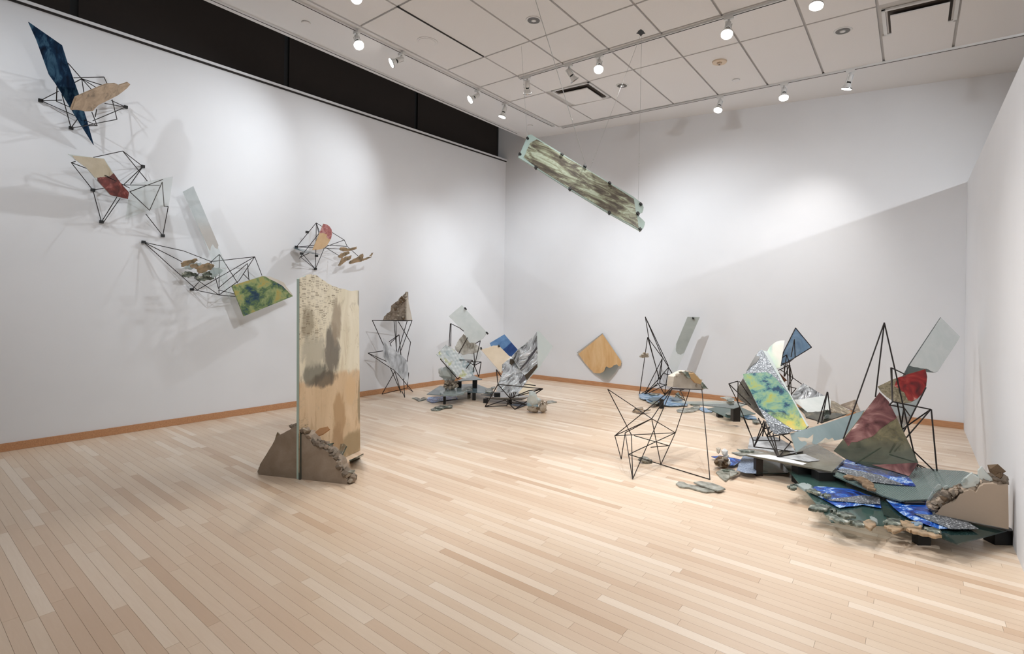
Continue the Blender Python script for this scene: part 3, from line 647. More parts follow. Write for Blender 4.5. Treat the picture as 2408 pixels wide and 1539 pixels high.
# ------------------------------------------------ E: standing slab in a concrete foot
g0, g1 = G(703.5, 1129), G(847, 1060)
sp = Pl(g0, (g1-g0).cross(CU)); dS = (g1-g0).normalized()
b0, b1 = G(609, 1117), G(820, 1140.5)
bp = Pl(b0, (b1-b0).cross(CU)); nb_ = bp.n if bp.n.dot(EYE-b0) > 0 else -bp.n
slabm = NB_('slab_painting')
def _slab():
    m = slabm; oc = m.coord('Object'); gc = m.coord('Generated'); sep = m.new('ShaderNodeSeparateXYZ'); m.link(gc, sep.inputs[0]); u, v = sep.outputs[0], sep.outputs[1]
    n = m.noise(m.mapping(oc, (1.6, .7, 1)), 3.2, 5, 1); n2 = m.noise(m.mapping(oc, (2.2, 1, 1)), 7, 5, .6); n3 = m.noise(oc, 24, 3)
    top = m.ramp(n, [(.3, srgb(208, 199, 174)), (.7, srgb(222, 214, 194))]); low = m.ramp(n, [(.3, srgb(192, 165, 131)), (.7, srgb(208, 182, 150))])
    def step(t, a, b):
        k = m.new('ShaderNodeMapRange'); k.interpolation_type = 'SMOOTHSTEP'; k.inputs[1].default_value = a; k.inputs[2].default_value = b; m.link(t, k.inputs[0]); return k.outputs[0]
    vn = m.math('ADD', v, m.math('MULTIPLY', m.math('SUBTRACT', n, .5), .10))
    col = m.mix(step(vn, .46, .49), low, top)
    st = m.noise(m.mapping(oc, (3.2, .5, 1)), 4, 6, .8, .65); st2 = m.noise(oc, 9, 7, .5, .7)
    col = m.mix(m.math('MULTIPLY', step(st, .55, .62), m.math('MULTIPLY', m.math('SUBTRACT', 1.0, v), .55)), col, srgb(156, 124, 86))
    col = m.mix(m.math('MULTIPLY', step(st2, .56, .66), .3), col, srgb(150, 138, 116))
    def blob(cu, cv, ru, rv):
        a = m.math('DIVIDE', m.math('SUBTRACT', u, cu), ru); b = m.math('DIVIDE', m.math('SUBTRACT', v, cv), rv)
        d = m.math('ADD', m.math('MULTIPLY', a, a), m.math('MULTIPLY', b, b)); d = m.math('ADD', d, m.math('MULTIPLY', m.math('SUBTRACT', n2, .5), 1.6))
        return m.math('SUBTRACT', 1, step(d, .35, 1.0))
    for cu, cv, ru, rv, c in ((.48, .60, .16, .16, (84, 78, 70)), (.55, .76, .10, .14, (150, 136, 116)), (.22, .50, .2, .07, (96, 96, 86)), (.38, .46, .22, .05, (82, 74, 62)), (.12, .76, .11, .09, (150, 140, 118)), (.2, .62, .2, .1, (170, 164, 146)),
                              (.97, .9, .07, .12, (128, 124, 116)), (.62, .24, .13, .16, (166, 134, 96)), (.85, .06, .3, .09, (142, 122, 88)), (.6, .1, .12, .12, (158, 126, 90)), (.98, .3, .05, .16, (132, 118, 92)), (.8, .37, .12, .1, (200, 170, 132))):
        col = m.mix(m.math('MULTIPLY', blob(cu, cv, ru, rv), .85), col, srgb(*c))
    # rows of small dabs near the upper left and lower left corners
    br = m.new('ShaderNodeTexBrick'); m.link(m.mapping(oc, (1, 1, 1), (0, 0, 1.57)), br.inputs['Vector']); br.inputs['Scale'].default_value = 11; br.inputs['Mortar Size'].default_value = .035
    br.inputs['Brick Width'].default_value = .22; br.inputs['Row Height'].default_value = .6; br.inputs['Color1'].default_value = (1, 1, 1, 1); br.inputs['Color2'].default_value = (.0, .0, .0, 1); br.inputs['Mortar'].default_value = (0, 0, 0, 1)
    dm = m.math('MULTIPLY', br.outputs['Color'], m.math('GREATER_THAN', n3, .47))
    reg = m.math('MAXIMUM', m.math('MULTIPLY', step(v, .62, .72), m.math('SUBTRACT', 1, step(m.math('ADD', u, m.math('MULTIPLY', m.math('SUBTRACT', 1, v), 1.2)), .62, .75))),
                 m.math('MULTIPLY', m.math('SUBTRACT', 1, step(v, .26, .32)), m.math('SUBTRACT', 1, step(m.math('ADD', u, m.math('MULTIPLY', v, .6)), .25, .34))))
    col = m.mix(m.math('MULTIPLY', m.math('MULTIPLY', dm, reg), .75), col, srgb(112, 98, 76)); m.set(col, .4)
_slab()
slabpts = rough_edges([(703.5, 1127), (847, 1059.5), (845.8, 900), (844, 684)] + kE(690,160, 600,140, 520,105, 450,52, 400,45, 333,72), (3, 4, 5, 6, 7, 8), 4, 1.2, 4)
sc = thing('standing_slab', 'tall cream slab with grey and tan stains standing in a broken concrete foot', 'slab', (g0.x, g0.y, 0))
nsl = sp.n if sp.n.dot(EYE-g0) > 0 else -sp.n
sheet('painted_face', slabpts, Pl(g0+nsl*.002, sp.n), .004, slabm.m, sc)
sheet('glass_core', rough_edges([(703.5, 1128), (846.5, 1060), (845.5, 900), (843.8, 686)] + kE(690,164, 600,144, 520,109, 450,58, 400,50, 331,76), (3, 4, 5, 6, 7, 8), 4, 1, 4), Pl(g0-nsl*.003, sp.n), .026, glassmat('pale_green_glass', (192, 214, 204), .93), sc)
cf = thing('half_round_block', 'half-round broken concrete block carrying the tall cream slab', 'concrete block', (b0.x, b0.y, 0))
lft = rough_edges(kE2(145,1215, 120,1160, 165,1020, 390,660, 440,545, 530,480, 700,400, 760,352, 850,318, 862,1295), (1, 2, 3, 4, 5, 6, 7), 4, .7, 2)
rgt = rough_edges(kE2(893,1300, 893,480, 950,462, 1040,510, 1120,680, 1240,720, 1400,800, 1560,990, 1620,1170, 1740,1290, 1735,1395), (1, 2, 3, 4, 5, 6, 7, 8), 4, .7, 3)
sheet('left_half', lft, bp, .13, MAT['conc'], cf); sheet('right_half', rgt, bp, .13, MAT['conc'], cf)
sheet('slot_strip', kE2(862,1295, 862,420, 893,440, 893,1300), Pl(b0+nb_*.016, bp.n), .02, plain('slot_dark', (78, 80, 72), .5), cf)  # dark strip standing just in front of the slot and glass edge
path = kE2(930,400, 1000,440, 1060,500, 1110,600, 1160,650, 1230,660, 1290,690, 1350,720, 1410,780, 1470,850, 1530,910, 1580,990, 1600,1060, 1640,1120, 1700,1180, 1760,1230, 1790,1300)
rd = random.Random(5)
for i, (x, y) in enumerate(path):
    for j in range(4):
        q = Pl(b0-nb_*(.01+.035*j), bp.n).at(x+rd.uniform(-2, 3)+j*1.0, y+rd.uniform(-4, 2)-j*1.5)
        if q.z > .02: chunk(cf, q, rd.uniform(.016, .036), rd.choice(('rubble', 'conc', 'rubble', 'palerub')))
for x, y in kE2(740,345, 790,325, 830,322, 950,340):
    chunk(cf, Pl(b0-nb_*.05, bp.n).at(x, y), .022, 'conc')
chunk(cf, Pl(b0-nb_*.04, bp.n).at(*kE2(1800,1310)[0]), .04, 'rubble'); chunk(cf, Pl(b0-nb_*.1, bp.n).at(*kE2(1840,1250)[0]), .04, 'rubble')
for q, mt in ((kE2(440,545, 475,440, 520,490, 470,560), MAT['tslag']), (kE2(345,745, 370,710, 392,735, 380,762), MAT['tslag']), (kE2(118,1150, 140,1100, 165,1135, 150,1180), MAT['gslag'])):
    sheet('embedded_shard', q, Pl(b0-nb_*.03, bp.n), .01, mt, cf)
for q, mt, o in ((kE2(1160,440, 1240,370, 1390,335, 1425,380, 1300,470, 1220,500), plain('amber_glass', (158, 112, 72), .25), .06), (kE2(1590,790, 1620,650, 1680,645, 1725,690, 1650,850), MAT['slag'], .06),
                 (kE2(1780,960, 1850,935, 2040,840, 2045,858, 1860,985, 1820,1070), MAT['slag'], .09), (kE2(1740,1150, 1810,1120, 1885,1120, 1850,1180), MAT['gslag'], .05), (kE2(1370,655, 1500,630, 1430,680), MAT['slag'], .05)):
    sheet('embedded_shard', q, P3(bp.at(*q[0])-nb_*o, bp.at(*q[1])-nb_*(o+.03), bp.at(*q[2])-nb_*(o-.01)), .008, mt, cf)

# ------------------------------------------------ F: tall rod stand by the left wall with a rock on top
fF = kF(320,1415, 720,1384, 565,1392, 615,1458)
def pF(x, y):
    if near((x, y), fF): return G(x, y, .005)
    return V(x, y, 7.5+.0035*(x-865)+.07*sin(x*.06+y*.045))
frame('rod_stand', 'tall dark rod stand by the left wall carrying a broken stone', 'rod sculpture', prs(kF,
  195,460,640,468, 640,468,710,460, 195,460,710,460, 195,460,335,770, 335,770,470,1060, 475,470,510,870, 500,470,507,900, 530,475,690,745, 690,745,640,1010, 645,470,470,1060, 710,460,565,850, 540,645,410,740, 540,645,425,760, 425,760,440,795,
  540,645,590,1200, 140,885,335,855, 140,885,490,1115, 140,885,375,990, 375,990,470,1080, 470,1080,665,1140, 665,1140,645,1335, 490,1115,320,1415, 320,1415,645,1335, 645,1335,720,1384, 720,1384,490,1115, 430,1080,565,1392, 565,1392,490,1130,
  560,850,600,1250, 600,1250,615,1458, 575,1370,615,1458), pF, .0055, fF)
dF = dep(pF(*kF(640,468)[0]))
st = thing('broken_stone', 'wedge of broken stone with one smooth pale face on the tall rod stand', 'stone', V(*kF(520,462)[0], dF))
sheet('rough_side', rough_edges(kF(335,458, 345,410, 430,340, 440,270, 560,180, 635,90, 642,466), (0, 1, 2, 3, 4), 4, .8, 1), DEP(dF-.02), .14, MAT['rubble'], st)
fq = kF(637,90, 712,455, 642,468); sheet('smooth_side', fq, P3(V(*fq[0], dF-.02), V(*fq[1], dF+.12), V(*fq[2], dF-.04)), .02, MAT['pconc'], st)
for i in range(34):
    t = rd.random(); yy = 150+310*rd.random(); xl = 335+max(0, (455-yy))*.78
    x = xl+rd.random()*(636-xl); chunk(st, V(*kF(x, yy)[0], dF-.03), rd.uniform(.012, .028), rd.choice(('brownrub', 'rubble', 'palerub')))
gF = P3(V(*kF(345,690)[0], 7.5), V(*kF(660,1265)[0], 7.75), V(*kF(640,980)[0], 7.8))
panel('film_panel', 'grey and white marbled leaf-shaped sheet hung in the tall rod stand', 'glass panel', rough(kF(345,690, 420,780, 500,858, 590,930, 640,985, 655,1050, 660,1265, 560,1180, 470,1090, 400,1030, 345,930), 2, .6, 2), gF, MAT['film'], .005)
shardpile('green-grey glass shards on the floor right of the tall rod stand', 'glass fragments', K(960, 700, 5.306), [(45,1252, 95,1243, 150,1262, 195,1240, 240,1262, 200,1275, 130,1292, 90,1268)], lambda i: FL(.012+.008*i), (MAT['slag'],), amp=.5)

# ------------------------------------------------ G: cluster in the far left corner
Z1 = .14
lt = lambda *f: G(*kG(*f)[0], Z1)
pl = thing('glass_table', 'low grey glass plate on black legs in the far left corner', 'glass plate', G(*kG(440,1340)[0]))
sheet('plate', kG(230,1206, 395,1100, 745,1150, 690,1210, 450,1219), FL(Z1), .008, MAT['greyglass'], pl)
sheet('plate', kG(560,1130, 620,1085, 840,1075, 1060,1160, 1050,1197, 740,1182), FL(Z1-.02), .008, MAT['greyglass'], pl)
sheet('plate', kG(610,1042, 790,958, 922,1022, 800,1030, 640,1045), FL(Z1+.115), .008, MAT['greyglass'], pl)
block(pl, kG(454,1217)[0], 0, Z1-.008, .035, .035, 'leg'); block(pl, kG(822,1188)[0], 0, Z1-.03, .05, .05, 'leg'); block(pl, kG(760,1120)[0], 0, Z1-.03, .05, .05, 'leg')
block(pl, kG(636,1042)[0], Z1-.02, Z1+.107, .07, .07, 'support_block'); block(pl, kG(832,1026)[0], Z1-.02, Z1+.107, .07, .07, 'support_block')
o = sheet('glass_disc', rough(kG(395,1160, 430,1140, 560,1125, 700,1130, 745,1150, 690,1190, 560,1215, 440,1212, 398,1190), 2, .6, 1), FL(Z1+.026), .026, MAT['lump'], None, .005); tag(o, 'thick uneven greenish glass slab on the low glass plate', 'glass slab')
gl = thing('glass_lump', 'frosted glass lump growing from a pebbly base on the low glass plate', 'glass lump', G(*kG(520,1145)[0], Z1+.03))
dG = dep(G(*kG(530,1140)[0], Z1+.03))
def lump(parent, ctr, rx, ry, d, mat, seed, sub=2, name='glass_body', rz=None, flat=True):
    p = V(*ctr, d); sx, sz = rx/CF*d, ry/CF*d; me = noisy(name, sub, .22, seed, flat)
    m = Matrix.Translation(p) @ Matrix.Rotation(CA, 4, 'Z') @ Matrix.Diagonal((sx, (sx+sz)*.4 if rz is None else rz, sz, 1)); return put(name, me, parent, mat, m)
for x_, y_, a_, b_, s_ in ((470,940,15,15,3), (420,920,9,12,8), (520,930,10,14,12), (490,1000,14,11,17), (560,990,8,13,19), (440,975,9,10,23)): lump(gl, kG(x_, y_)[0], a_, b_, dG+rd.uniform(-.02, .04), MAT['frost'] if s_ % 2 else MAT['milky'], s_, 1, 'glass_crystal')
lump(gl, kG(532,1085)[0], 15, 11, dG, MAT['palerub'], 31, 2, 'pebble_mass')
for i in range(70):
    x, y = 455+rd.random()*155, 1040+rd.random()*95
    chunk(gl, V(*kG(x, y)[0], dG-.04+rd.uniform(-.06, .03)), rd.uniform(.014, .03), rd.choice(('palerub', 'palerub', 'rubble')))
dg2 = 7.55
frame('rod_sculpture', 'dark rod triangles around the gridded panel in the far left corner', 'rod sculpture', prs(kG,
  400,770,800,785, 400,770,620,1020, 800,785,620,1020, 525,325,510,610, 535,325,530,610, 530,325,640,380, 640,380,690,420, 800,785,880,990, 735,800,910,805, 910,805,880,990, 910,805,825,850, 735,800,830,850,
  740,500,640,680, 900,540,830,840, 900,540,840,575, 820,690,830,850, 800,970,830,830, 640,680,560,900, 510,610,500,800), floorplace(dg2, (), .08, Z1), .006)
pG1 = P3(V(*kG(505,235)[0], 7.9), V(*kG(670,95)[0], 7.9), V(*kG(760,560)[0], 7.6))
panel('painted_glass', 'milky white rectangular glass panel, highest in the far left corner', 'glass panel', rough_edges(kG(505,235, 670,95, 985,440, 940,500, 900,535, 820,565, 760,560, 690,430), (3, 4, 5), 4, 1), pG1, MAT['milky'], .006, (), None, kG(985,445, 715,140))
mesh_m = NB_('gridded_iridescent')
def _grid():
    m = mesh_m; b = m.new('ShaderNodeTexBrick'); b.offset = 0; m.link(m.coord('Object'), b.inputs['Vector']); b.inputs['Scale'].default_value = 26; b.inputs['Brick Width'].default_value = .5; b.inputs['Row Height'].default_value = .5; b.inputs['Mortar Size'].default_value = .05
    n = m.noise(m.coord('Object'), 5, 4, 1); c = m.ramp(n, [(.3, srgb(150, 186, 200)), (.42, srgb(236, 242, 244)), (.58, srgb(246, 248, 248)), (.64, srgb(228, 226, 150)), (.7, srgb(246, 248, 247))])
    b.inputs['Mortar'].default_value = srgb(86, 110, 112); m.link(c, b.inputs['Color1']); m.link(c, b.inputs['Color2']); m.set(b.outputs['Color'], .25, .2)
_grid()
pG3 = P3(V(*kG(350,710)[0], 7.35), V(*kG(470,590)[0], 7.5), V(*kG(780,990)[0], 7.45))
panel('gridded_panel', 'white gridded panel with yellow and aqua sheen in the far left corner', 'glass panel', kG(350,712, 470,590, 560,640, 700,770, 825,885, 835,920, 785,990, 700,1015, 620,985, 540,900, 440,795), pG3, mesh_m.m, .006)
pG2 = P3(V(*kG(580,610)[0], 7.7), V(*kG(690,460)[0], 7.8), V(*kG(800,700)[0], 7.7))
panel('torn_sheet', 'crumpled greige torn sheet hanging under the milky white panel', 'torn sheet', rough(kG(580,615, 625,540, 690,455, 740,485, 830,565, 905,640, 880,672, 800,702, 740,700, 690,715, 640,690, 600,660), 3, 1.3, 6), pG2, paint('greige_plaster', [(.3, (140, 132, 120)), (.5, (192, 186, 174)), (.7, (216, 212, 202))], 9, dist=1, rough=.7, bump=.8), .012)
frost2 = kG(640,690, 800,705, 900,670, 920,720, 790,930, 700,850)
panel('clear_glass', 'clear pane behind the gridded panel in the far left corner', 'glass panel', frost2, DEP(7.85), MAT['clear'], .006)
pG8 = P3(V(*kG(905,650)[0], 7.75), V(*kG(1130,600)[0], 7.75), V(*kG(1165,950)[0], 7.35))
panel('painted_glass', 'plain tan panel leaning left of the silver sheets in the far corner', 'glass panel', rough_edges(kG(905,648, 1000,628, 1060,600, 1130,600, 1280,750, 1172,838, 1165,952), (0, 1, 2), 3, .8), pG8, paint('tan_board', [(.3, (206, 184, 156)), (.7, (222, 202, 176))], 3), .006, (), None, kG(912,640, 1132,610))
pG9 = P3(V(*kG(1015,570)[0], 7.95), V(*kG(1200,460)[0], 7.95), V(*kG(1290,735)[0], 7.8))
panel('blue_glass', 'blue painted pane with darker right side in the far left corner', 'glass panel', kG(1015,570, 1200,460, 1365,650, 1290,736, 1140,700, 1030,605), pG9, MAT['deepblue'], .006)
pGs = P3(V(*kG(1620,415)[0], 7.55), V(*kG(1800,610)[0], 7.6), V(*kG(1480,1040)[0], 7.25))
panel('foil_panel', 'tilted glass sheet lined with crumpled silver foil in the far corner', 'glass panel', kG(1290,735, 1380,640, 1450,590, 1610,425, 1628,415, 1795,600, 1805,615, 1780,655, 1665,830, 1640,880, 1480,1040, 1390,900), pGs, MAT['frost'], .006,
  (('foil', rough_edges(kG(1290,737, 1380,642, 1450,592, 1605,430, 1612,640, 1612,850, 1480,1036, 1392,898), (4, 5), 4, 1), MAT['foil']),
   ('dark_fold', rough_edges(kG(1445,975, 1610,830, 1612,870, 1480,1034), (0,), 4, 1), plain('dark_fibre', (62, 50, 34), .7)), ('dark_fold', kG(1390,890, 1470,800, 1600,610, 1610,640, 1480,820, 1400,905), plain('dark_fold', (78, 76, 80), .3, .4))))
pGt = P3(V(*kG(1280,740)[0], 7.3), V(*kG(1480,1040)[0], 7.2), V(*kG(1100,1170)[0], 6.95))
panel('foil_panel', 'lower crumpled silver foil sheet standing on the mirror plate', 'glass panel', rough_edges(kG(1172,838, 1280,742, 1330,785, 1392,885, 1482,1042, 1440,1110, 1380,1195, 1240,1190, 1098,1172, 1130,1060, 1180,930), (6, 7), 3, 1), pGt, MAT['foil'], .006, (('dark_fold', rough(kG(1270,770, 1325,765, 1330,800, 1290,850, 1265,830), 2, 1), plain('dark_fibre', (62, 50, 34), .7)), ('dark_fold', rough(kG(1440,960, 1470,1020, 1400,1080, 1380,1060), 2, 1), plain('dark_fold2', (96, 94, 98), .3, .4))))
mt = thing('mirror_plate', 'low grey mirrored plate on black blocks under the silver sheets', 'glass plate', G(*kG(1100,1262)[0]))
zM = .10
sheet('plate', kG(905,1212, 1050,1178, 1380,1180, 1530,1235, 1380,1250, 1100,1248), FL(zM), .008, plain('mirror', (190, 190, 190), .12, .8), mt)
sheet('lower_plate', kG(960,1250, 1280,1240, 1510,1240, 1420,1275, 1100,1270), FL(zM-.035), .008, MAT['smoke'], mt)
for q in ((968,1245), (1265,1262)): block(mt, kG(*q)[0], 0, zM-.045, .07, .06, 'support_block', None, zM-.02)
block(mt, kG(1110,1190)[0], zM, zM+.05, .09, .06, 'support_block')
fG = kG(960,1362, 1330,1397, 1230,1352, 1480,1342)
frame('rod_sculpture', 'low sprawling dark rod frame around the mirror plate in the far corner', 'rod sculpture', prs(kG,
  1120,1085,960,1362, 960,1362,1230,1352, 960,1362,1210,1280, 1120,1085,1680,1140, 1120,1085,1280,1270, 1100,900,1120,1085, 1100,900,1160,990, 1680,1140,1370,1230, 1680,1140,1500,1165, 1500,1165,1280,1255, 1680,1140,1560,1220,
  1280,1270,1480,1342, 1480,1342,1330,1397, 1330,1397,1210,1280, 1280,1310,1480,1342, 1280,1270,1280,1310, 1440,1080,1590,1100, 1520,1270,1330,1397, 1230,1352,1250,1280, 1265,1200,1275,1265, 1290,1195,1285,1260, 1320,1180,1300,1255, 1345,1180,1310,1255),
  floorplace(6.95, fG, .06), .0068, fG)
panel('paper_sheet', 'cream sheet lying behind the low rod frame in the far corner', 'sheet', kG(1375,1190, 1500,1040, 1590,1100, 1540,1190, 1450,1225), P3(V(*kG(1375,1190)[0], 7.0), V(*kG(1500,1040)[0], 7.3), V(*kG(1540,1190)[0], 7.1)), paint('cream_paper', [(.3, (214, 198, 172)), (.7, (226, 212, 188))], 4), .004)
gr = thing('glass_lump', 'frosted glass lump on a pebbled base on the floor, right of the far corner cluster', 'glass lump', G(*kG(1610,1440)[0])); dR2 = dep(G(*kG(1610,1440)[0]))
lump(gr, kG(1560,1270)[0], 13, 17, dR2, MAT['frost'], 4); lump(gr, kG(1540,1200)[0], 8, 9, dR2, MAT['frost'], 14, 1, 'glass_spur'); lump(gr, kG(1610,1300)[0], 9, 10, dR2, MAT['frost'], 15, 1, 'glass_spur')
lump(gr, kG(1555,1335)[0], 15, 8, dR2, paint('pale_blue_glass', [(.3, (150, 186, 204)), (.7, (190, 214, 226))], 6, alpha=.8), 9, 1, 'blue_band')
lump(gr, kG(1560,1388)[0], 13, 9, dR2, MAT['palerub'], 32, 2, 'pebble_mass'); lump(gr, kG(1676,1368)[0], 10, 13, dR2, MAT['palerub'], 33, 2, 'pebble_mass')
for i in range(52):
    x, y = (1495+rd.random()*130, 1355+rd.random()*70) if i % 2 else (1620+rd.random()*110, 1285+rd.random()*140)
    p = V(*kG(x, y)[0], dR2+rd.uniform(-.05, .08)); chunk(gr, Vector((p.x, p.y, max(p.z, .02))), rd.uniform(.012, .024), rd.choice(('palerub', 'brownrub', 'palerub')))
def flat(name, label, cat, pts, z, mat, th=.004, group=None, bev=0): return tag(sheet(name, pts, FL(z), th, mat, None, bev), label, cat, group)
flat('blue_foil', 'blue foil sheet on the floor under the low glass plate in the far corner', 'foil', rough(kG(230,1282, 245,1245, 420,1235, 600,1232, 620,1262, 450,1285, 300,1312), 2, 1), .008, MAT['blue'])
flat('blue_paper', 'dull blue paper on the floor beside the pebbled glass lump', 'paper', rough(kG(1275,1340, 1350,1302, 1505,1308, 1490,1345, 1400,1362), 2, .8), .006, paint('slate_blue', [(.3, (84, 92, 110)), (.7, (116, 124, 140))], 5))
flat('slate_shard', 'flat grey pointed shard on the floor right of the pebbled glass lump', 'shard', rough(kG(1700,1325, 1740,1288, 1800,1285, 1856,1302, 1760,1318), 2, .5), .012, MAT['gslag'], .01)
shardpile('three overlapping green-grey glass shards on the floor in front of the low glass plate', 'glass fragments', kG, [(280,1392, 330,1368, 402,1380, 410,1400, 360,1410, 290,1408), (330,1362, 400,1345, 468,1352, 470,1370, 420,1386, 350,1380), (440,1352, 520,1335, 558,1350, 540,1365, 470,1366)], lambda i: FL(.012+.009*i), (MAT['slag'],), amp=.4)
shardpile('dark ragged shards on the plate left of the silver foil', 'glass fragments', kG, [(960,1142, 1010,1130, 1060,1140, 1050,1160, 980,1170), (1030,1118, 1080,1108, 1092,1125, 1050,1138), (960,1168, 1040,1158, 1060,1172, 990,1185)], lambda i: FL(Z1+.01+.01*i), (MAT['slag'],), amp=.5)
shardpile('small glassy shards under the upper plate in the far left corner', 'glass fragments', kG, [(660,1130, 740,1112, 810,1108, 800,1135, 720,1145)], lambda i: FL(Z1+.02), (MAT['slag'],), amp=.8)

# ------------------------------------------------ H: tan pane on the far wall
hp = BW(.03)
tanw = paint('amber_wash', [(.3, (204, 158, 106)), (.5, (216, 176, 126)), (.7, (226, 192, 146))], 4, stretch=(2.5, .5, 1), dist=.6)
panel('clear_glass', 'square pane stood on its corner against the far wall, washed amber', 'glass panel', kH(143,607, 480,350, 722,715, 640,860, 552,955, 490,950, 330,835), hp, MAT['clear'], .006,
  (('amber_paint', rough_edges(kH(165,620, 475,358, 718,712, 715,770, 690,782, 660,755, 620,770, 570,802, 530,782, 505,815, 490,850, 450,872, 370,866, 330,830, 250,740), (2, 3, 4, 5, 6, 7, 8, 9, 10, 11, 12), 3, 1), tanw),
   ('mirror_edge', kH(145,604, 478,350, 480,362, 165,618), plain('edge_foil', (214, 208, 198), .2, .6))))
# ------------------------------------------------ I: wire piece in front of the far wall
fI = kH(955,1146, 1010,1158, 1280,1145)
frame('rod_sculpture', 'tall spiky dark rod frame in front of the far wall', 'rod sculpture', prs(kH,
  1030,140,1250,660, 1250,660,1330,790, 1330,790,1400,910, 1030,140,1085,470, 1085,470,1210,950, 1030,140,1330,775, 1060,405,955,1146, 1060,405,1210,940, 1060,405,1245,660, 1250,680,1190,980, 1250,680,1010,1158, 1250,685,1215,1000,
  1330,795,1190,960, 1190,960,1010,1158, 1330,795,1280,1145, 1330,795,1395,905, 1260,870,1395,905, 1260,870,1220,960, 1210,1000,1380,1045, 1190,1000,1010,1158, 1190,990,1280,1145, 1380,980,1010,1158, 955,1146,1190,1020, 1395,905,1385,1050, 1280,1145,1380,1045),
  floorplace(8.02, fI, .1), .0065, fI)
pI = P3(V(*kH(1575,140)[0], 7.85), V(*kH(1735,145)[0], 7.8), V(*kH(1420,870)[0], 7.95))
panel('glass_strip', 'tall leaning glass strip with grey upper half in front of the far wall', 'glass panel', kH(1575,140, 1735,145, 1420,880, 1395,905, 1330,720), pI, MAT['clear'], .006,
  (('grey_paint', rough_edges(kH(1576,141, 1734,146, 1535,600, 1490,632, 1450,620, 1425,585, 1430,490), (2, 3, 4, 5), 3, .7), paint('sage_grey', [(.3, (158, 164, 160)), (.7, (180, 186, 182))], 3)),), None, kH(1648,158))
pb = thing('pumice_bit', 'small crumbly white stone skewered on a thin rod by the far wall', 'stone', V(*kH(1022,668)[0], 8.02))
for x, y, r in ((975,655,.022), (1000,635,.026), (1020,610,.024), (1045,630,.026), (1065,652,.022), (1020,650,.026), (1000,655,.02), (1045,655,.02)): chunk(pb, V(*kH(x, y)[0], 8.02), r*1.3, 'palerub')
shardpile('tiny greenish shards heaped at the foot of the spiky frame by the far wall', 'glass fragments', kH, [(1415,1170, 1425,1130, 1460,1115, 1480,1150, 1510,1185, 1450,1190)], lambda i: P3(V(*kH(1415,1180)[0], 7.9), V(*kH(1510,1185)[0], 7.9), V(*kH(1450,1115)[0], 8.05)), (MAT['slag'],), amp=1)
kk = kJ
flat('pale_foil', 'pale blue crumpled foil on the floor below the spiky frame', 'foil', rough(kk(520,240, 600,228, 780,235, 800,250, 930,275, 1120,350, 1100,375, 950,378, 820,368, 700,345, 640,330, 590,300, 540,285), 3, 1.2), .03, MAT['pblue'], .012)
shardpile('dark grey ragged shards on the pale blue foil below the spiky frame', 'glass fragments', kk, [(640,240, 700,228, 775,238, 760,250, 680,252), (625,300, 690,282, 800,285, 780,310, 680,320), (650,345, 700,325, 760,330, 750,355, 690,365), (900,285, 980,280, 1060,310, 1000,320, 930,305)], lambda i: FL(.045+.006*i), (MAT['slag'], plain('slate', (96, 112, 122), .3)), amp=1)
sb = thing('support_blocks', 'pair of black blocks under the pale blue foil', 'block', G(*kk(780,415)[0]))
block(sb, kk(762,345)[0], 0, .05, .06, .06, 'block'); block(sb, kk(798,330)[0], 0, .13, .05, .05, 'block', None, .1)
shardpile('flat grey layered shards on the floor behind the concrete-topped frame', 'glass fragments', kk, [(978,432, 1010,418, 1120,408, 1250,405, 1255,425, 1180,452, 1080,462, 990,455), (1150,400, 1220,392, 1268,402, 1240,415)], lambda i: FL(.014+.012*i), (MAT['gslag'],), amp=.7)
shardpile('teal ribbed shards beside the flat grey shards behind the concrete-topped frame', 'glass fragments', kk, [(1110,330, 1200,345, 1320,350, 1300,358, 1230,372, 1150,365), (1170,372, 1260,378, 1250,392, 1190,390)], lambda i: FL(.02+.01*i), (MAT['tealdark'], MAT['slag']), amp=.7)
flat('blue_paper', 'crumpled sky-blue paper on the floor by the tip of the teal plate', 'paper', rough(kk(1225,405, 1290,400, 1430,440, 1400,460, 1330,462, 1260,430), 2, 1), .012, MAT['pblue'], .006)
wl_ = thing('wire_tangle', 'small tangle of dark twisted slag on the floor at the tip of a rod', 'tangle', G(*kk(560,450)[0]))
for i, q in enumerate(((445,445, 480,400, 500,410, 470,455), (480,405, 570,398, 580,420, 500,425), (470,430, 560,430, 600,445, 500,450), (540,440, 670,425, 660,435, 560,455))):
    sheet('twist', rough(kk(*q), 2, .8, i), FL(.02+.008*i), .01, MAT['tslag'], wl_, .002)
for i, (x, y) in enumerate(kk(455,440, 490,415, 520,430, 560,440, 600,438, 640,430)[:-1]):
    q = kk(455,440, 490,415, 520,430, 560,440, 600,438, 640,430)[i+1]; rod(wl_, G(x, y, .03), G(q[0], q[1], .03+.02*(i % 2)), .006, 'strand')

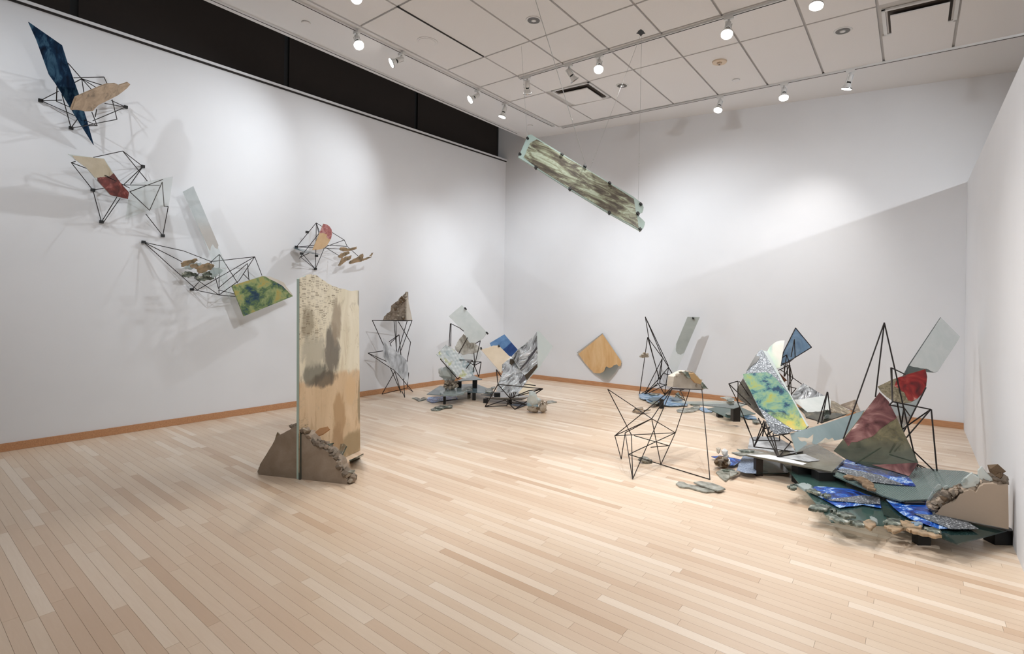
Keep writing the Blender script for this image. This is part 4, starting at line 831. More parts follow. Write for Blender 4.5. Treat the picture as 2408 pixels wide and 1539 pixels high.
# ------------------------------------------------ J: open rod frame with concrete tile, centre right
fJ = kJ(312,1028, 450,1268, 790,1092, 1382,1272)
def pJ(x, y):
    if near((x, y), fJ): return G(x, y, .005)
    t = (y-880)*5.129
    return V(x, y, 4.95-.00022*t*1.2+.22*sin(x*.045+y*.03))
tile_d = 4.95
fr = frame('rod_sculpture', 'large open rod frame with splayed legs standing free on the centre floor', 'rod sculpture', prs(kJ,
  150,185,435,735, 150,185,480,405, 480,405,680,540, 680,540,965,710, 680,540,235,745, 235,745,235,745.5, 680,540,360,710, 680,540,790,1092, 680,540,925,175, 235,745,965,710, 235,745,312,1028, 360,710,312,1028, 360,710,400,970, 400,970,450,1268,
  435,735,450,1268, 450,1268,925,175, 235,745,930,180, 470,745,885,865, 885,865,670,885, 965,710,790,1092, 965,710,400,970, 400,970,790,1092, 790,1092,1382,1272, 1382,1272,1285,190, 1140,185,965,710, 930,180,1070,185, 1015,180,1080,320, 1070,185,1020,205, 1080,320,960,240, 925,175,1285,190),
  pJ, .0042, fJ)
pJt = P3(pJ(*kJ(930,175)[0]), pJ(*kJ(1285,190)[0]), pJ(*kJ(930,175)[0])+Vector((0, 0, 1)))
ct = thing('concrete_tile', 'pale concrete piece with amber glass edge on top of the open rod frame', 'concrete block', pJt.at(*kJ(1100,188)[0]))
sheet('slab', rough_edges(kH(1383,1050, 1402,915, 1480,868, 1560,838, 1650,852, 1740,950, 1770,1010, 1762,1086), (1, 2, 3, 4, 5), 4, .8, 7), pJt, .06, MAT['pconc'], ct)
sheet('amber_glass', rough(kH(1555,868, 1640,862, 1700,925, 1745,968, 1732,1010, 1660,992, 1600,930), 2, .7, 2), pJt, .05, plain('amber_fill', (206, 164, 112), .3), ct, .003, .015)
sheet('embedded_shard', rough(kH(1480,850, 1560,850, 1600,935, 1570,935, 1520,880), 2, 1, 3), pJt, .04, MAT['slag'], ct, .002, .02); sheet('embedded_shard', rough(kH(1735,1000, 1760,985, 1832,1075, 1800,1060, 1765,1075), 2, .8, 4), pJt, .03, MAT['slag'], ct, .002, .012)
for x, y in ((1500,850), (1560,838), (1620,845), (1690,900), (1740,955), (1765,1020), (1690,1015), (1770,1060), (1440,885)): chunk(ct, pJt.at(*kH(x, y)[0])+Vector((0, 0, -.01)), .018, 'palerub')
rk = thing('slag_stone', 'grey glassy stone speared on a low rod of the open frame', 'stone', pJ(*kJ(600,1040)[0]))
pk = pJ(*kJ(610,1045)[0]); me = noisy('stone_body', 2, .25, 21); put('stone_body', me, rk, MAT['gslag'], Matrix.Translation(pk) @ Matrix.Rotation(CA, 4, 'Z') @ Matrix.Rotation(.35, 4, 'Y') @ Matrix.Diagonal((.058, .045, .03, 1)))
for dx in (-.05, .045): put('glassy_tip', noisy('glassy_tip', 1, .3, 5), rk, MAT['slag'], Matrix.Translation(pk+CR*dx+Vector((0, 0, .012 if dx < 0 else -.008))) @ Matrix.Scale(.022, 4))
shardpile('flat grey shard with silvery melted spots alone on the floor before the open frame', 'glass fragments', kJ, [(970,1318, 1000,1295, 1060,1300, 1120,1330, 1220,1345, 1300,1375, 1430,1400, 1440,1415, 1340,1422, 1230,1395, 1130,1365, 1020,1358), (1185,1302, 1260,1290, 1330,1300, 1420,1315, 1500,1345, 1570,1382, 1480,1410, 1400,1385, 1310,1350)],
  lambda i: FL(.014+.012*i), (MAT['gslag'],), amp=.6)

# ------------------------------------------------ L: the large cluster at right
# L1 plates at the back
tb = thing('teal_plate', 'teal glass plate on black blocks at the back of the right-hand cluster', 'glass plate', G(*kL(300,1350)[0]))
sheet('plate', kL(130,1262, 480,1195, 780,1330, 410,1382), FL(.06), .008, MAT['teal'], tb)
sheet('plate', kL(-360,1165, 480,1155, 700,1195, 480,1260), FL(.30), .008, MAT['clear'], tb)
block(tb, kL(300,1325)[0], 0, .05, .07, .06, 'support_block'); block(tb, kL(512,1175)[0], .06, .29, .085, .08, 'support_block'); block(tb, kL(640,1300)[0], 0, .05, .07, .06, 'support_block')
shardpile('pebbly glass blister on the teal plate', 'glass fragments', kL, [(370,1325, 420,1305, 500,1310, 530,1325, 480,1348, 400,1345)], lambda i: FL(.08), (MAT['slag'],), amp=.6)
shardpile('blue-grey ragged shards on the floor at the near edge of the teal plate', 'glass fragments', kL, [(560,1350, 700,1345, 780,1370, 800,1400, 680,1395), (730,1415, 800,1405, 860,1430, 800,1450, 750,1440)], lambda i: FL(.02+.01*i), (MAT['pblue'], MAT['slag']), amp=.8)
shardpile('pale frosted slivers on the upper back plate left of the dark pane', 'glass fragments', kL, [(305,1105, 380,1098, 470,1110, 460,1130, 390,1132), (385,1135, 440,1120, 500,1125, 490,1160, 430,1165)], lambda i: FL(.315+.01*i), (MAT['gslag'], MAT['slag']), amp=.8)
# L5 blue rhombus, L4 half disc
pL5 = P3(V(*kL(1315,180)[0], 6.5), V(*kL(1530,440)[0], 6.55), V(*kL(1115,690)[0], 6.3))
rb = panel('blue_glass', 'blue rhombus pane with dark rim standing out against the far wall', 'glass panel', kL(1315,180, 1530,440, 1305,580, 1115,690, 1150,510), pL5, MAT['rhombblue'], .007, (('wash', kL(1260,290, 1400,330, 1420,450, 1300,540, 1190,560), paint('deep_wash', [(.3, (96, 130, 166)), (.7, (150, 182, 208))], 7)),))
rq = [pL5.at(*p) for p in kL(1315,180, 1530,440, 1305,580, 1115,690, 1150,510)]
for i in range(5): rod(rb, rq[i], rq[(i+1) % 5], .006, 'edge_rod')
pL4 = P3(V(*kL(1020,390)[0], 6.2), V(*kL(1165,350)[0], 6.2), V(*kL(1050,720)[0], 5.95))
panel('half_disc', 'cream half-disc with blue and green blush left of the blue rhombus', 'glass panel', kL(935,495, 965,440, 1020,390, 1060,365, 1110,350, 1167,350, 1140,540, 1110,716, 1050,720, 985,600), pL4, paint('cream_blush', [(.3, (206, 200, 186)), (.7, (222, 218, 206))], 4, layers=((-1, .55, .12, .12, .3, [(.3, (72, 118, 140)), (.5, (150, 190, 170)), (.7, (200, 206, 140))], 1), (-1, -.7, -.62, .2, .3, [(.3, (178, 206, 196)), (.7, (206, 214, 186))], 1))), .006)
panel('brown_shard', 'small brown triangular shard behind the painted aqua panel', 'shard', kL(1060,742, 1205,885, 1165,905, 1165,1585, 1140,1585, 1120,860), DEP(5.9), plain('rust_brown', (104, 62, 38), .4), .006)
frame('rod_sculpture', 'narrow tall dark rod frame under the blue rhombus', 'rod sculpture', prs(kL,
  1195,540,1135,580, 1195,540,1160,830, 1195,540,1230,640, 1300,335,1255,570, 1300,335,1310,575, 1120,660,1230,640, 1310,575,1230,640, 1235,675,1085,750, 1235,675,1280,850, 1110,740,1280,850, 1235,680,1230,1050, 1200,650,1220,1040, 1280,850,1215,970, 1280,850,1400,935,
  1190,960,1325,990, 1325,990,1260,1070, 1260,1080,1240,680, 1235,675,1170,830, 1160,650,1170,830, 1230,640,1235,675, 1230,1050,1225,1520, 1260,1080,1290,1520, 1220,1040,1170,1520), floorplace(6.15, kL(1225,1520, 1290,1520, 1170,1520), .12, 0), .0055)
# L3 dark pane + L2 aqua panel
pL3 = P3(V(*kL(610,860)[0], 5.65), V(*kL(540,980)[0], 5.6), V(*kL(900,1400)[0], 5.0))
panel('smoky_glass', 'smoky dark pane behind the painted aqua panel', 'glass panel', kL(610,858, 740,1080, 830,1250, 905,1405, 860,1380, 700,1240, 550,1130, 530,1000), pL3, MAT['smoke'], .006)
pL2 = P3(V(*kL(640,800)[0], 5.55), V(*kL(940,500)[0], 5.7), V(*kL(1290,1539)[0], 4.75))
panel('painted_glass', 'tall leaning panel painted aqua, navy and yellow with glittering ends', 'glass panel', rough_edges(kL(645,790, 780,545, 850,470, 935,500, 1060,740, 1250,1080, 1490,1500, 1420,1560, 1260,1560, 980,1560, 905,1395, 820,1250, 700,1010, 612,850), (1,), 4, 1.5), pL2, MAT['glit'], .01,
  (('aqua_paint', rough_edges(kL(612,800, 700,790, 800,785, 930,775, 1000,810, 1070,880, 1250,1090, 1488,1500, 1420,1550, 1290,1545, 1060,1400, 830,1250, 700,1010, 620,850), (1, 2, 3, 4, 9, 10), 3, 1.2), MAT['aqua']),
   ('dark_film', rough_edges(kL(780,548, 835,570, 800,640, 720,700, 655,765), (1, 2, 3), 3, 1.2), plain('charcoal_film', (70, 68, 64), .3)),
   ('glass_edge', kL(880,490, 940,500, 1250,1075, 1490,1498, 1470,1510, 1240,1085, 1060,790), MAT['frost'])))
frame('rod_sculpture', 'thin rod triangle standing left of the smoky dark pane', 'rod sculpture', prs(kL, 540,895,420,930, 420,930,545,1180, 545,895,540,1190, 420,930,730,1230, 545,1180,730,1230, 565,900,900,1400, 545,1190,690,1539), floorplace(5.35, (), .08, .05), .005)
# L8 silver drape, glitter drape, bronze
pL8 = P3(V(*kL(1250,1070)[0], 5.55), V(*kL(1420,920)[0], 5.7), V(*kL(1700,1090)[0], 5.6))
panel('draped_film', 'grey silvery draped film behind the aqua panel, pointed to the right', 'film', kQ(215,800, 360,640, 540,452, 800,610, 1085,785, 900,800, 760,820, 690,838, 480,870, 350,900, 250,870), pL8, MAT['foil'], .005)
pL8b = P3(V(*kQ(350,900)[0], 5.4), V(*kQ(1100,790)[0], 5.6), V(*kQ(650,1200)[0], 5.2))
panel('milky_glass', 'milky curved pane below the draped silver film', 'glass panel', kQ(300,880, 480,870, 700,838, 900,800, 1100,788, 1230,860, 1260,1000, 1200,1150, 900,1190, 640,1200, 500,1080, 380,980), pL8b, MAT['milky'], .005)
pL8c = P3(V(*kQ(1200,850)[0], 5.45), V(*kQ(1780,1200)[0], 5.3), V(*kQ(1240,1180)[0], 5.15))
gold = paint('champagne_foil', [(.3, (96, 84, 66)), (.5, (168, 154, 130)), (.66, (226, 212, 186))], 16, dist=1.2, metal=.5, rough=.25, bump=.5)
panel('gold_foil', 'champagne glittering foil draped beside the small rod tripod', 'foil', rough_edges(kQ(1250,900, 1330,920, 1480,1010, 1620,1090, 1790,1210, 1650,1260, 1400,1230, 1230,1190, 1240,1050), (5, 6, 7), 4, 2), pL8c, gold, .005)
panel('bronze_glass', 'bronze-brown crackled pane behind the pale teal panel', 'glass panel', kQ(1490,1010, 1880,875, 2005,1165, 2010,2100, 1900,2100, 1890,1200), P3(V(*kQ(1490,1010)[0], 5.5), V(*kQ(1880,875)[0], 5.5), V(*kQ(2005,1165)[0], 5.3)), paint('bronze_crackle', [(.3, (76, 62, 50)), (.5, (122, 104, 86)), (.7, (170, 152, 130))], 14, rough=.25), .006)
dk = paint('smoked_curved_glass', [(.3, (30, 34, 32)), (.5, (66, 64, 50)), (.7, (120, 112, 86))], 8, alpha=.9, rough=.15)
panel('smoked_shard', 'dark smoked curved shard behind the foot of the aqua panel', 'shard', rough_edges(kQ(400,1070, 520,1100, 640,1200, 950,1190, 1250,1210, 1640,1250, 1200,1400, 1000,1470, 850,1400, 600,1330, 560,1230), (2, 3, 4), 3, 1.5), P3(V(*kQ(400,1070)[0], 5.35), V(*kQ(1640,1250)[0], 5.0), V(*kQ(1000,1470)[0], 4.9)), dk, .01)
shardpile('cluster of sparkling glass bits at the foot of the small rod tripod', 'glass fragments', kQ, [(1010,1260, 1090,1160, 1180,1140, 1260,1190, 1230,1290, 1120,1320), (1110,1300, 1170,1270, 1220,1300, 1200,1370, 1130,1370)], lambda i: DEP(4.98-.02*i), (MAT['slag'], MAT['lump']), amp=2.2, n=4)
frame('rod_tripod', 'small pointed dark rod tripod behind the pale teal panel', 'rod sculpture', prs(kQ, 1150,690,905,1510, 1155,690,1005,1480, 1165,690,1235,1260, 1150,690,1165,690), floorplace(4.9, (), .05, .1), .0055)

# L12 platform and lower frame
ZP = .17
pt = thing('grey_platform', 'low grey glass platform on dark legs in the middle of the right-hand cluster', 'glass plate', G(*kM(740,825)[0]))
sheet('plate', kM(570,545, 1200,470, 1560,380, 1960,610, 1785,782, 1200,668), FL(ZP), .012, paint('khaki_glass', [(.3, (104, 100, 88)), (.7, (138, 132, 118))], 4, alpha=.93, rough=.15), pt)
sheet('white_film', rough_edges(kM(580,545, 900,548, 1100,585, 1300,640, 1425,672, 1370,690, 1000,622, 700,568), (3, 4), 3, .8), FL(ZP), .002, plain('white_film', (236, 236, 238), .3), pt, 0, .003)
sheet('marbled_film', rough_edges(kM(1040,588, 1200,560, 1400,540, 1610,630, 1450,652, 1300,625), (3, 4), 3, .8), FL(ZP), .002, MAT['film'], pt, 0, .006)
for q, s in ((kM(742,575)[0], .06), (kM(1360,680)[0], .12), (kM(1660,765)[0], .13)): block(pt, q, 0, ZP-.012, s, s*.8, 'leg', plain('dark_leg', (34, 26, 24), .5) if s < .1 else None)
sheet('end_glass', kM(1085,655, 1580,760, 1580,940, 1320,940), P3(G(*kM(1320,945)[0]), G(*kM(1600,990)[0]), G(*kM(1320,945)[0], .3)), .008, MAT['tealdark'], pt)
panel('silver_sheet', 'wavy silver-white sheet lying behind the low rod cage', 'film', rough(kM(592,452, 620,300, 760,280, 1000,292, 1200,400, 1290,525, 1000,510, 800,470), 2, .8), P3(G(*kM(592,480)[0], .10), G(*kM(1290,525)[0], .18), G(*kM(900,285)[0], .16)), MAT['film'], .005)
shardpile('green-grey pointed slivers at the left end of the grey platform', 'glass fragments', kM, [(365,505, 440,495, 520,500, 690,475, 880,520, 700,540, 480,548), (440,455, 560,462, 690,470, 680,490, 500,492)], lambda i: FL(.12+.012*i), (MAT['gslag'], MAT['slag']), amp=.8)
flat('glitter_sheet', 'grey-blue glitter sheet on the floor under the left end of the platform', 'glitter sheet', rough_edges(kM(430,760, 480,640, 530,545, 715,585, 712,805, 560,800), (0, 1), 3, 1), .05, paint('blue_grey_glitter', [(.3, (82, 98, 122)), (.5, (128, 142, 164)), (.7, (168, 180, 196))], 60, detail=2, rough=.4), .004)
flat('blue_foil', 'small blue and white foil beside the white crystal stone', 'foil', rough(kM(75,565, 200,552, 360,582, 510,612, 470,650, 400,692, 330,690, 170,612), 2, 1), .03, MAT['blue'], .004)
flat('dark_plate', 'dark glass plate on the floor beneath the grey platform', 'glass plate', kM(690,800, 1160,800, 1250,640, 1000,600, 720,590), .03, MAT['tealdark'], .006)
cs = thing('crystal_stone', 'white crystals on a brown pebbled stone left of the grey platform', 'stone', G(*kM(240,725)[0]))
dc = dep(G(*kM(240,728)[0]))
lump(cs, kM(238,650)[0], 16, 12, dc, MAT['brownrub'], 34, 2, 'pebble_mass')
for i in range(40):
    a = rd.uniform(0, 6.28); q = rd.random()**.5; x, y = 235+100*q*cos(a), 645+72*q*sin(a)
    p = V(*kM(x, y)[0], dc+rd.uniform(-.06, .02)); chunk(cs, Vector((p.x, p.y, max(.012, p.z))), rd.uniform(.012, .022), rd.choice(('brownrub', 'rubble', 'palerub')))
lump(cs, kM(262,510)[0], 8, 9, dc, plain('white_crystal', (228, 230, 230), .25), 6, 1, 'crystal'); lump(cs, kM(290,560)[0], 7, 5, dc, plain('white_crystal', (228, 230, 230), .25), 16, 1, 'crystal'); lump(cs, kM(180,480)[0], 5, 9, dc, MAT['pconc'], 26, 1, 'crystal'); lump(cs, kM(325,640)[0], 4, 9, dc-.05, plain('white_crystal', (228, 230, 230), .25), 36, 1, 'crystal')
shardpile('flat grey-beige shards on the floor right beside the pebbled crystal stone', 'glass fragments', kM, [(140,785, 210,745, 330,770, 350,850, 280,910, 200,850), (210,742, 320,738, 412,752, 400,768, 250,765), (330,775, 420,760, 462,790, 380,840, 340,850)], lambda i: FL(.014+.012*i), (MAT['gslag'], MAT['slag'], MAT['gslag']), amp=.6)
fM = kM(680,430, 1030,572, 1370,500)
frame('rod_cage', 'dense dark rod cage supporting the foot of the aqua panel', 'rod sculpture', prs(kM,
  525,0,665,330, 665,330,680,430, 665,335,1045,345, 1045,345,1040,280, 680,430,820,60, 685,425,810,180, 680,430,1250,500, 820,60,1030,572, 840,75,1020,570, 840,75,1265,200, 870,290,1185,240, 870,290,1015,570, 950,240,1025,560, 1080,260,1225,375, 1210,355,1030,572,
  1030,572,1370,500, 740,20,870,290, 800,280,850,80, 800,180,920,150, 870,260,950,200, 830,80,800,280, 900,130,870,290), floorplace(4.72, (), .07, ZP), .0055, fM)
panel('glitter_drape', 'silver glitter film hanging below the aqua panel', 'glitter sheet', rough(kM(850,70, 1000,120, 1265,200, 1150,235, 1020,252, 960,240, 900,140), 2, .8), P3(V(*kM(850,70)[0], 4.7), V(*kM(1265,200)[0], 4.6), V(*kM(1020,252)[0], 4.55)), MAT['glit'], .004)
pLt = P3(V(*kM(1195,240)[0], 4.6), V(*kM(2060,0)[0], 4.75), V(*kM(1270,500)[0], 4.5))
tealp = paint('pale_teal_paint', [(.3, (142, 160, 162)), (.7, (166, 182, 184))], 3, rough=.3)
panel('painted_glass', 'long pale teal panel with flaked bare patches across the right-hand cluster', 'glass panel', kM(1190,242, 1640,115, 2100,-40, 2250,-90, 2160,60, 1935,322, 1560,400, 1275,508), pLt, MAT['clear'], .006,
  (('teal_paint', rough_edges(kM(1192,242, 1640,116, 2100,-38, 2240,-84, 2150,62, 1930,318, 1820,340, 1790,300, 1740,330, 1690,300, 1640,345, 1560,398, 1500,380, 1520,250, 1440,310, 1290,290, 1340,350, 1420,360, 1430,395, 1275,505), (6, 7, 8, 9, 12, 13, 14, 15, 16), 3, 1), tealp),))
# L13 big triangle
pTr = P3(V(*kN(495,690)[0], 4.55), V(*kN(820,1280)[0], 4.05), V(*kN(120,1190)[0], 4.3))
mauve = paint('mauve_paint', [(.34, (56, 30, 32)), (.47, (106, 68, 68)), (.58, (142, 104, 100)), (.63, (206, 178, 170)), (.68, (120, 84, 82))], 5, dist=.9, rough=.2, rgh=.5)
olive = paint('olive_film', [(.3, (74, 68, 48)), (.5, (104, 98, 74)), (.7, (134, 122, 92))], 10, dist=.5, rough=.2, alpha=.85, layers=((0, -1, -.34, .14, .15, [(.3, (36, 50, 42)), (.7, (64, 76, 62))], .7),))
panel('triangle_panel', 'large triangular panel, mauve marbled above and olive glass below', 'glass panel', kN(495,690, 570,765, 690,1010, 822,1282, 795,1330, 742,1400, 600,1355, 380,1310, 215,1252, 110,1182, 190,1085), pTr, olive, .008,
  (('mauve_paint', rough_edges(kN(495,692, 570,767, 640,905, 560,960, 500,1000, 440,1060, 330,1100, 260,1110, 230,1145, 195,1090), (2, 3, 4, 5, 6, 7), 3, 1.5), mauve),
   ('mauve_tip', rough_edges(kN(430,1302, 600,1298, 800,1285, 815,1290, 792,1330, 742,1398, 600,1353), (0, 1), 3, 1), mauve)))
pRd = P3(V(*kN(480,640)[0], 4.75), V(*kN(880,495)[0], 4.7), V(*kN(760,775)[0], 4.6))
redp = paint('crimson_paint', [(.34, (70, 8, 12)), (.47, (136, 26, 26)), (.58, (160, 52, 44)), (.64, (206, 152, 142)), (.7, (150, 40, 36))], 6, dist=.9, rough=.2, rgh=.5)
panel('half_disc', 'half-disc of olive ripple glass painted crimson on its right side', 'glass panel', kN(480,642, 600,585, 740,535, 882,495, 896,560, 888,640, 860,700, 815,745, 760,775, 690,782, 620,770, 560,730, 510,685), pRd, paint('ripple_olive_glass', [(.35, (92, 84, 62)), (.6, (150, 138, 112))], 26, dist=1, rough=.15, bump=.5), .007,
  (('crimson_paint', rough_edges(kN(645,570, 740,537, 880,497, 894,560, 886,640, 858,698, 814,743, 770,765, 735,760, 720,730, 700,690, 640,650, 618,640), (7, 8, 9, 10, 11), 3, 1), redp),))
pWp = P3(V(*kN(1010,60)[0], 5.0), V(*kN(1175,225)[0], 5.05), V(*kN(740,470)[0], 4.75))
panel('painted_glass', 'frosted pale green-white panel raised high by the partition wall', 'glass panel', kN(1010,60, 1175,225, 985,515, 960,526, 880,520, 690,560, 740,465), pWp, MAT['clear'], .006,
  (('frosting', rough_edges(kN(1010,62, 1173,225, 984,513, 958,524, 930,515, 890,492, 850,490, 800,480, 745,466), (3, 4, 5, 6, 7), 3, .8), paint('pale_frost', [(.3, (226, 235, 233)), (.7, (242, 246, 245))], 5, alpha=.92)),))
panel('clear_glass', 'clear blue-tinted pane below the crimson half-disc', 'glass panel', kN(590,800, 860,700, 760,890, 700,985, 700,1180, 660,1180, 640,980), DEP(4.72), glassmat('blue_tint_glass', (176, 194, 200), .4), .006)
ZB = .11
fN = kN(980,1378, 975,1472, 805,1487, 240,1327)
def pN(x, y):
    if near((x, y), fN[1:]): return G(x, y, ZB+.006)
    if near((x, y), fN[:1]): return G(x, y, ZB+.006)
    p = V(x, y, 4.5-.0004*(y-730)*1.2+.1*sin(x*.05+y*.04))
    return p
frame('rod_sculpture', 'tall pointed dark rod frame rising behind the mauve triangle', 'rod sculpture', prs(kN,
  535,105,190,1085, 535,105,460,730, 535,105,780,1185, 590,485,605,770, 597,485,603,770, 595,485,710,540, 605,770,575,800, 605,770,925,835, 590,800,700,820, 700,820,750,890, 700,825,680,960, 645,785,690,1030, 885,650,690,1040, 690,1040,580,1200, 925,835,690,1000, 690,1000,580,1200, 925,835,620,1190,
  930,835,980,1378, 980,1378,780,1185, 810,1290,975,1472, 800,1290,805,1487, 805,1487,975,1472, 820,1300,980,1378, 580,1215,810,1285, 240,1327,800,1285, 240,1327,500,1160, 805,1487,240,1327, 760,1350,975,1472, 695,820,780,1185, 780,1185,810,1290, 830,1400,810,1290),
  pN, .0058, fN)

# L17 lower plates at the front right
q = thing('teal_plate', 'wide dark teal glass plate along the front of the right-hand cluster', 'glass plate', G(*kO(1400,905)[0]))
zF = .09
sheet('plate', kO(0,125, 230,405, 485,710, 1010,746, 1060,690, 1010,640, 960,450, 460,215), FL(zF), .008, MAT['teal'], q)
sheet('plate', kO(960,450, 1010,640, 1745,930, 2240,796, 1600,600, 1380,480), FL(zF+.012), .008, MAT['tealdark'], q)
block(q, kO(1385,790)[0], 0, zF-.002, .08, .05, 'support_block'); block(q, kO(410,235)[0], 0, zF-.004, .12, .1, 'support_block'); block(q, kO(2170,775)[0], 0, zF-.0, .14, .08, 'support_block')  # last black block stands in for the shadow under the plate's right end
up_ = thing('ribbed_plate', 'ribbed grey-green glass plate with frosted right half on the lower plates', 'glass plate', G(*kO(900,480)[0], zF))
rib = NB_('ribbed_glass'); wv = rib.new('ShaderNodeTexWave'); wv.inputs['Scale'].default_value = 26; rib.link(rib.mapping(rib.coord(), (1, 1, 1), (0, 0, .9)), wv.inputs['Vector'])
rib.set(srgb(112, 132, 128), .18, 0, .6); rib.bump(wv.outputs['Fac'], .5, .01); rib.alpha(.85)
sheet('plate', kO(440,215, 620,90, 1560,190, 1800,205, 1960,245, 1860,330, 1560,390, 1450,485, 1180,500, 1000,450, 700,330), FL(zF+.05), .01, rib.m, up_)
block(up_, kO(1280,500)[0], zF, zF+.04, .14, .08, 'support_block'); block(up_, kO(540,230)[0], zF, zF+.04, .1, .08, 'support_block')
flat('blue_foil', 'blue foil under the mauve triangle with a crossing silver band', 'foil', rough_edges(kO(545,185, 640,85, 900,150, 1250,250, 1330,355, 1180,350, 900,312, 700,235), (1, 2, 5), 3, .8), zF+.055, MAT['blue'], .003)
flat('glitter_band', 'silver glitter band across the blue foil under the mauve triangle', 'glitter sheet', rough_edges(kO(540,200, 600,178, 800,210, 960,240, 1220,345, 1080,335, 900,312, 740,268), (0, 1, 2), 3, .8), zF+.060, MAT['glit'], .003)
flat('blue_foil', 'deep blue foil with white edges at the front left of the lower plate', 'foil', rough_edges(kO(270,405, 320,358, 480,365, 700,385, 830,438, 970,470, 985,572, 800,540, 570,570, 430,495), (0, 1, 6, 7, 8), 3, 1.2), zF+.012, MAT['blue'], .003)
flat('glitter_band', 'grey glitter band on the deep blue foil at the front left', 'glitter sheet', rough_edges(kO(450,490, 600,470, 820,445, 970,470, 975,535, 820,528, 650,510, 500,502), (0, 1, 2), 3, .8), zF+.018, MAT['glit'], .003)
flat('blue_foil', 'royal blue foil with white scribbles beside the large concrete block', 'foil', rough_edges(kO(1030,485, 1200,500, 1380,490, 1450,495, 1500,640, 1560,690, 1645,776, 1560,780, 1300,692, 1200,640, 1110,570), (4, 5, 7, 8), 3, 1), zF+.026, MAT['blue'], .003)
flat('glitter_band', 'silver glitter band running along the foot of the large concrete block', 'glitter sheet', kO(1310,628, 1450,640, 1540,640, 1850,715, 1955,780, 1680,782, 1500,712), zF+.032, MAT['glit'], .003)
mrock = thing('layered_rock', 'brown layered rock fragment on the ribbed glass plate', 'stone', G(*kO(780,330)[0], zF+.06))
for i, p_ in enumerate(((605,250, 640,235, 740,258, 760,275, 660,272), (700,262, 780,255, 860,290, 900,320, 800,320), (790,320, 870,300, 915,330, 910,375, 840,365, 800,345), (840,350, 935,380, 925,390, 850,378))):
    sheet('layer', rough(kO(*p_), 2, 1, i), FL(zF+.075+.014*i), .016, MAT['brownrub'], mrock, .004)
def blobs(label, polys, z, mats, th=.018):
    return shardpile(label, 'glass fragments', kO, polys, lambda i: FL(z+.006*i), mats, None, 'shard_cluster', th, .004, 1.9, 4)
blobs('greenish melted glass shards overhanging the left tip of the lower plate', [(45,348, 110,330, 160,320, 130,372, 80,375), (140,330, 220,320, 290,345, 300,385, 220,385), (240,390, 310,375, 390,420, 350,430), (380,430, 440,420, 490,445, 430,455)], zF+.02, (MAT['slag'], MAT['lump'], MAT['slag']))
blobs('chain of melted green glass shards along the near edge of the lower plate, left part', [(255,570, 280,540, 350,530, 440,535, 490,560, 420,585, 330,590), (470,590, 510,565, 545,590, 500,610), (530,615, 600,605, 700,625, 735,655, 640,658, 560,640), (430,640, 500,625, 560,660, 640,690, 700,700, 640,712, 520,690)], zF+.022, (MAT['slag'],))
blobs('brown and green melted shards in the middle of the near edge of the lower plate', [(650,705, 740,690, 820,700, 830,735, 740,745), (800,700, 860,680, 930,700, 935,730, 880,780, 830,745), (870,655, 910,660, 950,690, 940,715, 890,690)], zF+.024, (MAT['slag'], MAT['tslag'], MAT['lump']))
blobs('large tan and green melted shards at the near corner of the lower plate', [(1000,700, 1060,670, 1180,680, 1190,730, 1060,735), (1010,745, 1100,740, 1230,770, 1100,808), (1170,690, 1290,700, 1400,720, 1380,765, 1220,770), (1280,710, 1370,705, 1400,730, 1330,745), (1230,775, 1300,770, 1560,820, 1590,845, 1500,850, 1300,805), (1410,755, 1500,755, 1585,800, 1560,825, 1440,800)], zF+.022, (MAT['slag'], MAT['tslag'], MAT['tslag'], paint('blue_bead', [(.3, (96, 120, 140)), (.7, (140, 160, 176))], 9), MAT['tslag'], MAT['slag']))
# large concrete block
zC = zF+.03
c0, c1 = G(*kT(500,1110)[0], zC), G(*kT(1980,1420)[0], zC)
cp = Pl(c0, (c1-c0).cross(CU)); nc = cp.n if cp.n.dot(EYE-c0) > 0 else -cp.n
cb = thing('concrete_block', 'large beige concrete block with rubble and glass on its broken top, against the partition', 'concrete block', c0)
sheet('body', rough_edges(kT(500,1108, 560,1060, 610,1000, 640,920, 760,900, 900,850, 990,720, 1080,670, 1200,620, 1320,680, 1400,560, 1480,510, 1680,500, 1790,540, 1900,545, 1972,530, 1985,1415), tuple(range(1, 14)), 3, 1, 4), cp, .11, plain('beige_concrete', (172, 154, 136), .85, 0, .25, (30, .1)), cb)
for i in range(70):
    t = rd.random(); x = 400+620*t; y = 1010-360*t+rd.uniform(-70, 80)*(1-.2*t)-40*(t > .5)
    chunk(cb, cp.at(*kT(x, y)[0])-nc*rd.uniform(.0, .09), rd.uniform(.012, .026), rd.choice(('rubble', 'brownrub', 'rubble', 'conc')))
for x, y, r, kd in ((1740,290,.034,'brownrub'), (1800,300,.026,'brownrub'), (1690,360,.022,'rubble'), (1830,370,.03,'brownrub'), (1880,420,.026,'rubble'), (1760,440,.03,'rubble'), (1800,490,.03,'conc'), (1550,500,.022,'rubble'), (1900,470,.028,'rubble'), (1270,630,.026,'conc'), (1370,540,.018,'rubble'), (520,1050,.034,'conc'), (560,1000,.03,'rubble')):
    chunk(cb, cp.at(*kT(x, y)[0])-nc*.05, r, kd)
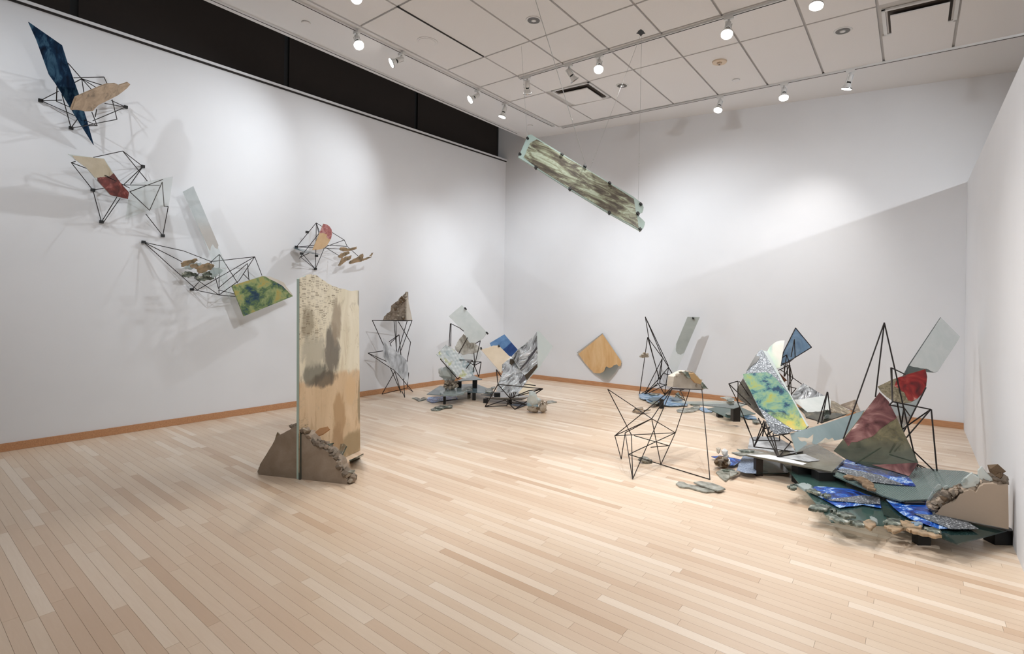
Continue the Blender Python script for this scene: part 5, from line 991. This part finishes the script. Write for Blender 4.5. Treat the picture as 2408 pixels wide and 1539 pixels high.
for pts, m_, o_ in ((kT(1370,380, 1360,230, 1430,155, 1500,220, 1580,310, 1660,380, 1672,440, 1600,465, 1480,450), MAT['frost'], .05), (kT(1040,470, 1060,420, 1170,330, 1250,275, 1330,345, 1400,390, 1410,460, 1330,560, 1180,590, 1060,590), MAT['frost'], .04),
                  (kT(480,600, 560,510, 620,530, 650,590, 560,640, 470,700), MAT['lump'], .06), (kT(670,600, 680,550, 730,535, 775,560, 770,600, 720,625), MAT['lump'], .05), (kT(355,960, 355,800, 420,690, 480,640, 470,760, 420,840, 400,980), MAT['lump'], .06), (kT(1030,470, 1080,390, 1130,390, 1110,480), MAT['lump'], .02)):
    sheet('glass_shard', rough(pts, 2, .8, 3), Pl(c0-nc*o_, cp.n), .018, m_, cb, .004)

# ------------------------------------------------ M: the hanging panel
wT = [C(1507, 80), C(1226, 108), C(1258, 0)]
dR_ = dep(C(1507, 80)); dL_ = dep(C(1226, 108)); dM_ = dep(C(1258, 0))
A_, B_ = V(*kX(150,480)[0], dL_), V(*kX(1600,1380)[0], dR_)
pH = P3(V(*kX(240,200)[0], dL_), V(*kX(1640,1060)[0], dR_), V(*kX(105,475)[0], dL_-.16))
rt = thing('hanging_panel', 'long glass panel marbled olive, brown and pale green, hung slantwise from cables', 'hanging panel', V(*kX(860,790)[0], (dL_+dR_)/2))
marb = paint('olive_marble', [(.32, (52, 48, 42)), (.45, (92, 84, 72)), (.53, (140, 142, 118)), (.6, (184, 194, 172)), (.7, (104, 92, 74))], 7, detail=7, dist=.8, stretch=(.4, 1.7, 1), rot=.56, rough=.3, rgh=.68)
sheet('glass_sheet', rough_edges(kX(100,478, 220,200, 262,193, 900,590, 1530,965, 1642,1052, 1665,1105, 1650,1160, 1590,1190, 1680,1290, 1660,1360, 1622,1398, 1230,1180, 740,880, 320,612), (5, 6, 7, 8, 9, 10), 3, 1), pH, .014, glassmat('thick_pale_glass', (196, 216, 208), .7), rt)
sheet('marbled_layer', rough_edges(kX(165,480, 250,300, 330,255, 640,450, 900,600, 1220,800, 1540,1000, 1560,1130, 1590,1280, 1600,1370, 1230,1165, 740,865, 320,600), (0, 1, 7, 8, 9), 4, 1), pH, .003, marb, rt, 0, .004)
nH = pH.n if pH.n.dot(EYE-A_) > 0 else -pH.n
sheet('dark_backing', kX(345,228, 1530,950, 1528,972, 350,262), pH, .012, plain('slate_bar', (88, 94, 98), .4), rt, 0, -.03)
for x, y in ((645,448), (1238,805), (930,592), (320,608), (745,876), (1235,1172), (1625,1068), (1590,1182), (1618,1380), (215,248), (120,445), (1590,1190)):
    p = pH.at(*kX(x, y)[0]); clip(rt, p, nH, .022)
def cable(label, pts, r=.0018):
    root = thing('cable', label, 'cable', pts[0], 'thin steel cables of the hanging panel')
    for a, b in zip(pts, pts[1:]): rod(root, a, b, r, 'strand', UWIRE)
    return root
def knot(root, p, d, n=5):
    for i in range(n): put('crimp', noisy('crimp', 1, .1, i), root, MAT['wire'], Matrix.Translation(p+d*(i*.035)) @ Matrix.Scale(.007, 4))
LOWER = Vector((0, 0, -.004))
tL = C(1226, 108); eL = pH.at(*kX(212,240)[0]); c = cable('steel cable holding the upper left end of the hanging panel', [tL, eL]); knot(c, tL+(eL-tL)*.42, (eL-tL).normalized())
tR = C(1509, 84); eR = pH.at(*kX(1597,1010)[0]); c = cable('steel cable from the ceiling hole to the lower right end of the hanging panel', [tR, eR]); knot(c, tR+(eR-tR)*.72, (eR-tR).normalized())
tM = C(1258, -4); eM = pH.at(*kX(935,560)[0]); c = cable('long bright cable crossing the vent down to the middle of the hanging panel', [tM, eM], .0035); knot(c, tM+(eM-tM)*.62, (eM-tM).normalized())
tN = C(1506, 84); eN = pH.at(*kX(1000,615)[0]); c = cable('slanted steel cable from the ceiling hole to the middle of the hanging panel', [tN, eN]); knot(c, tN+(eN-tN)*.86, (eN-tN).normalized())
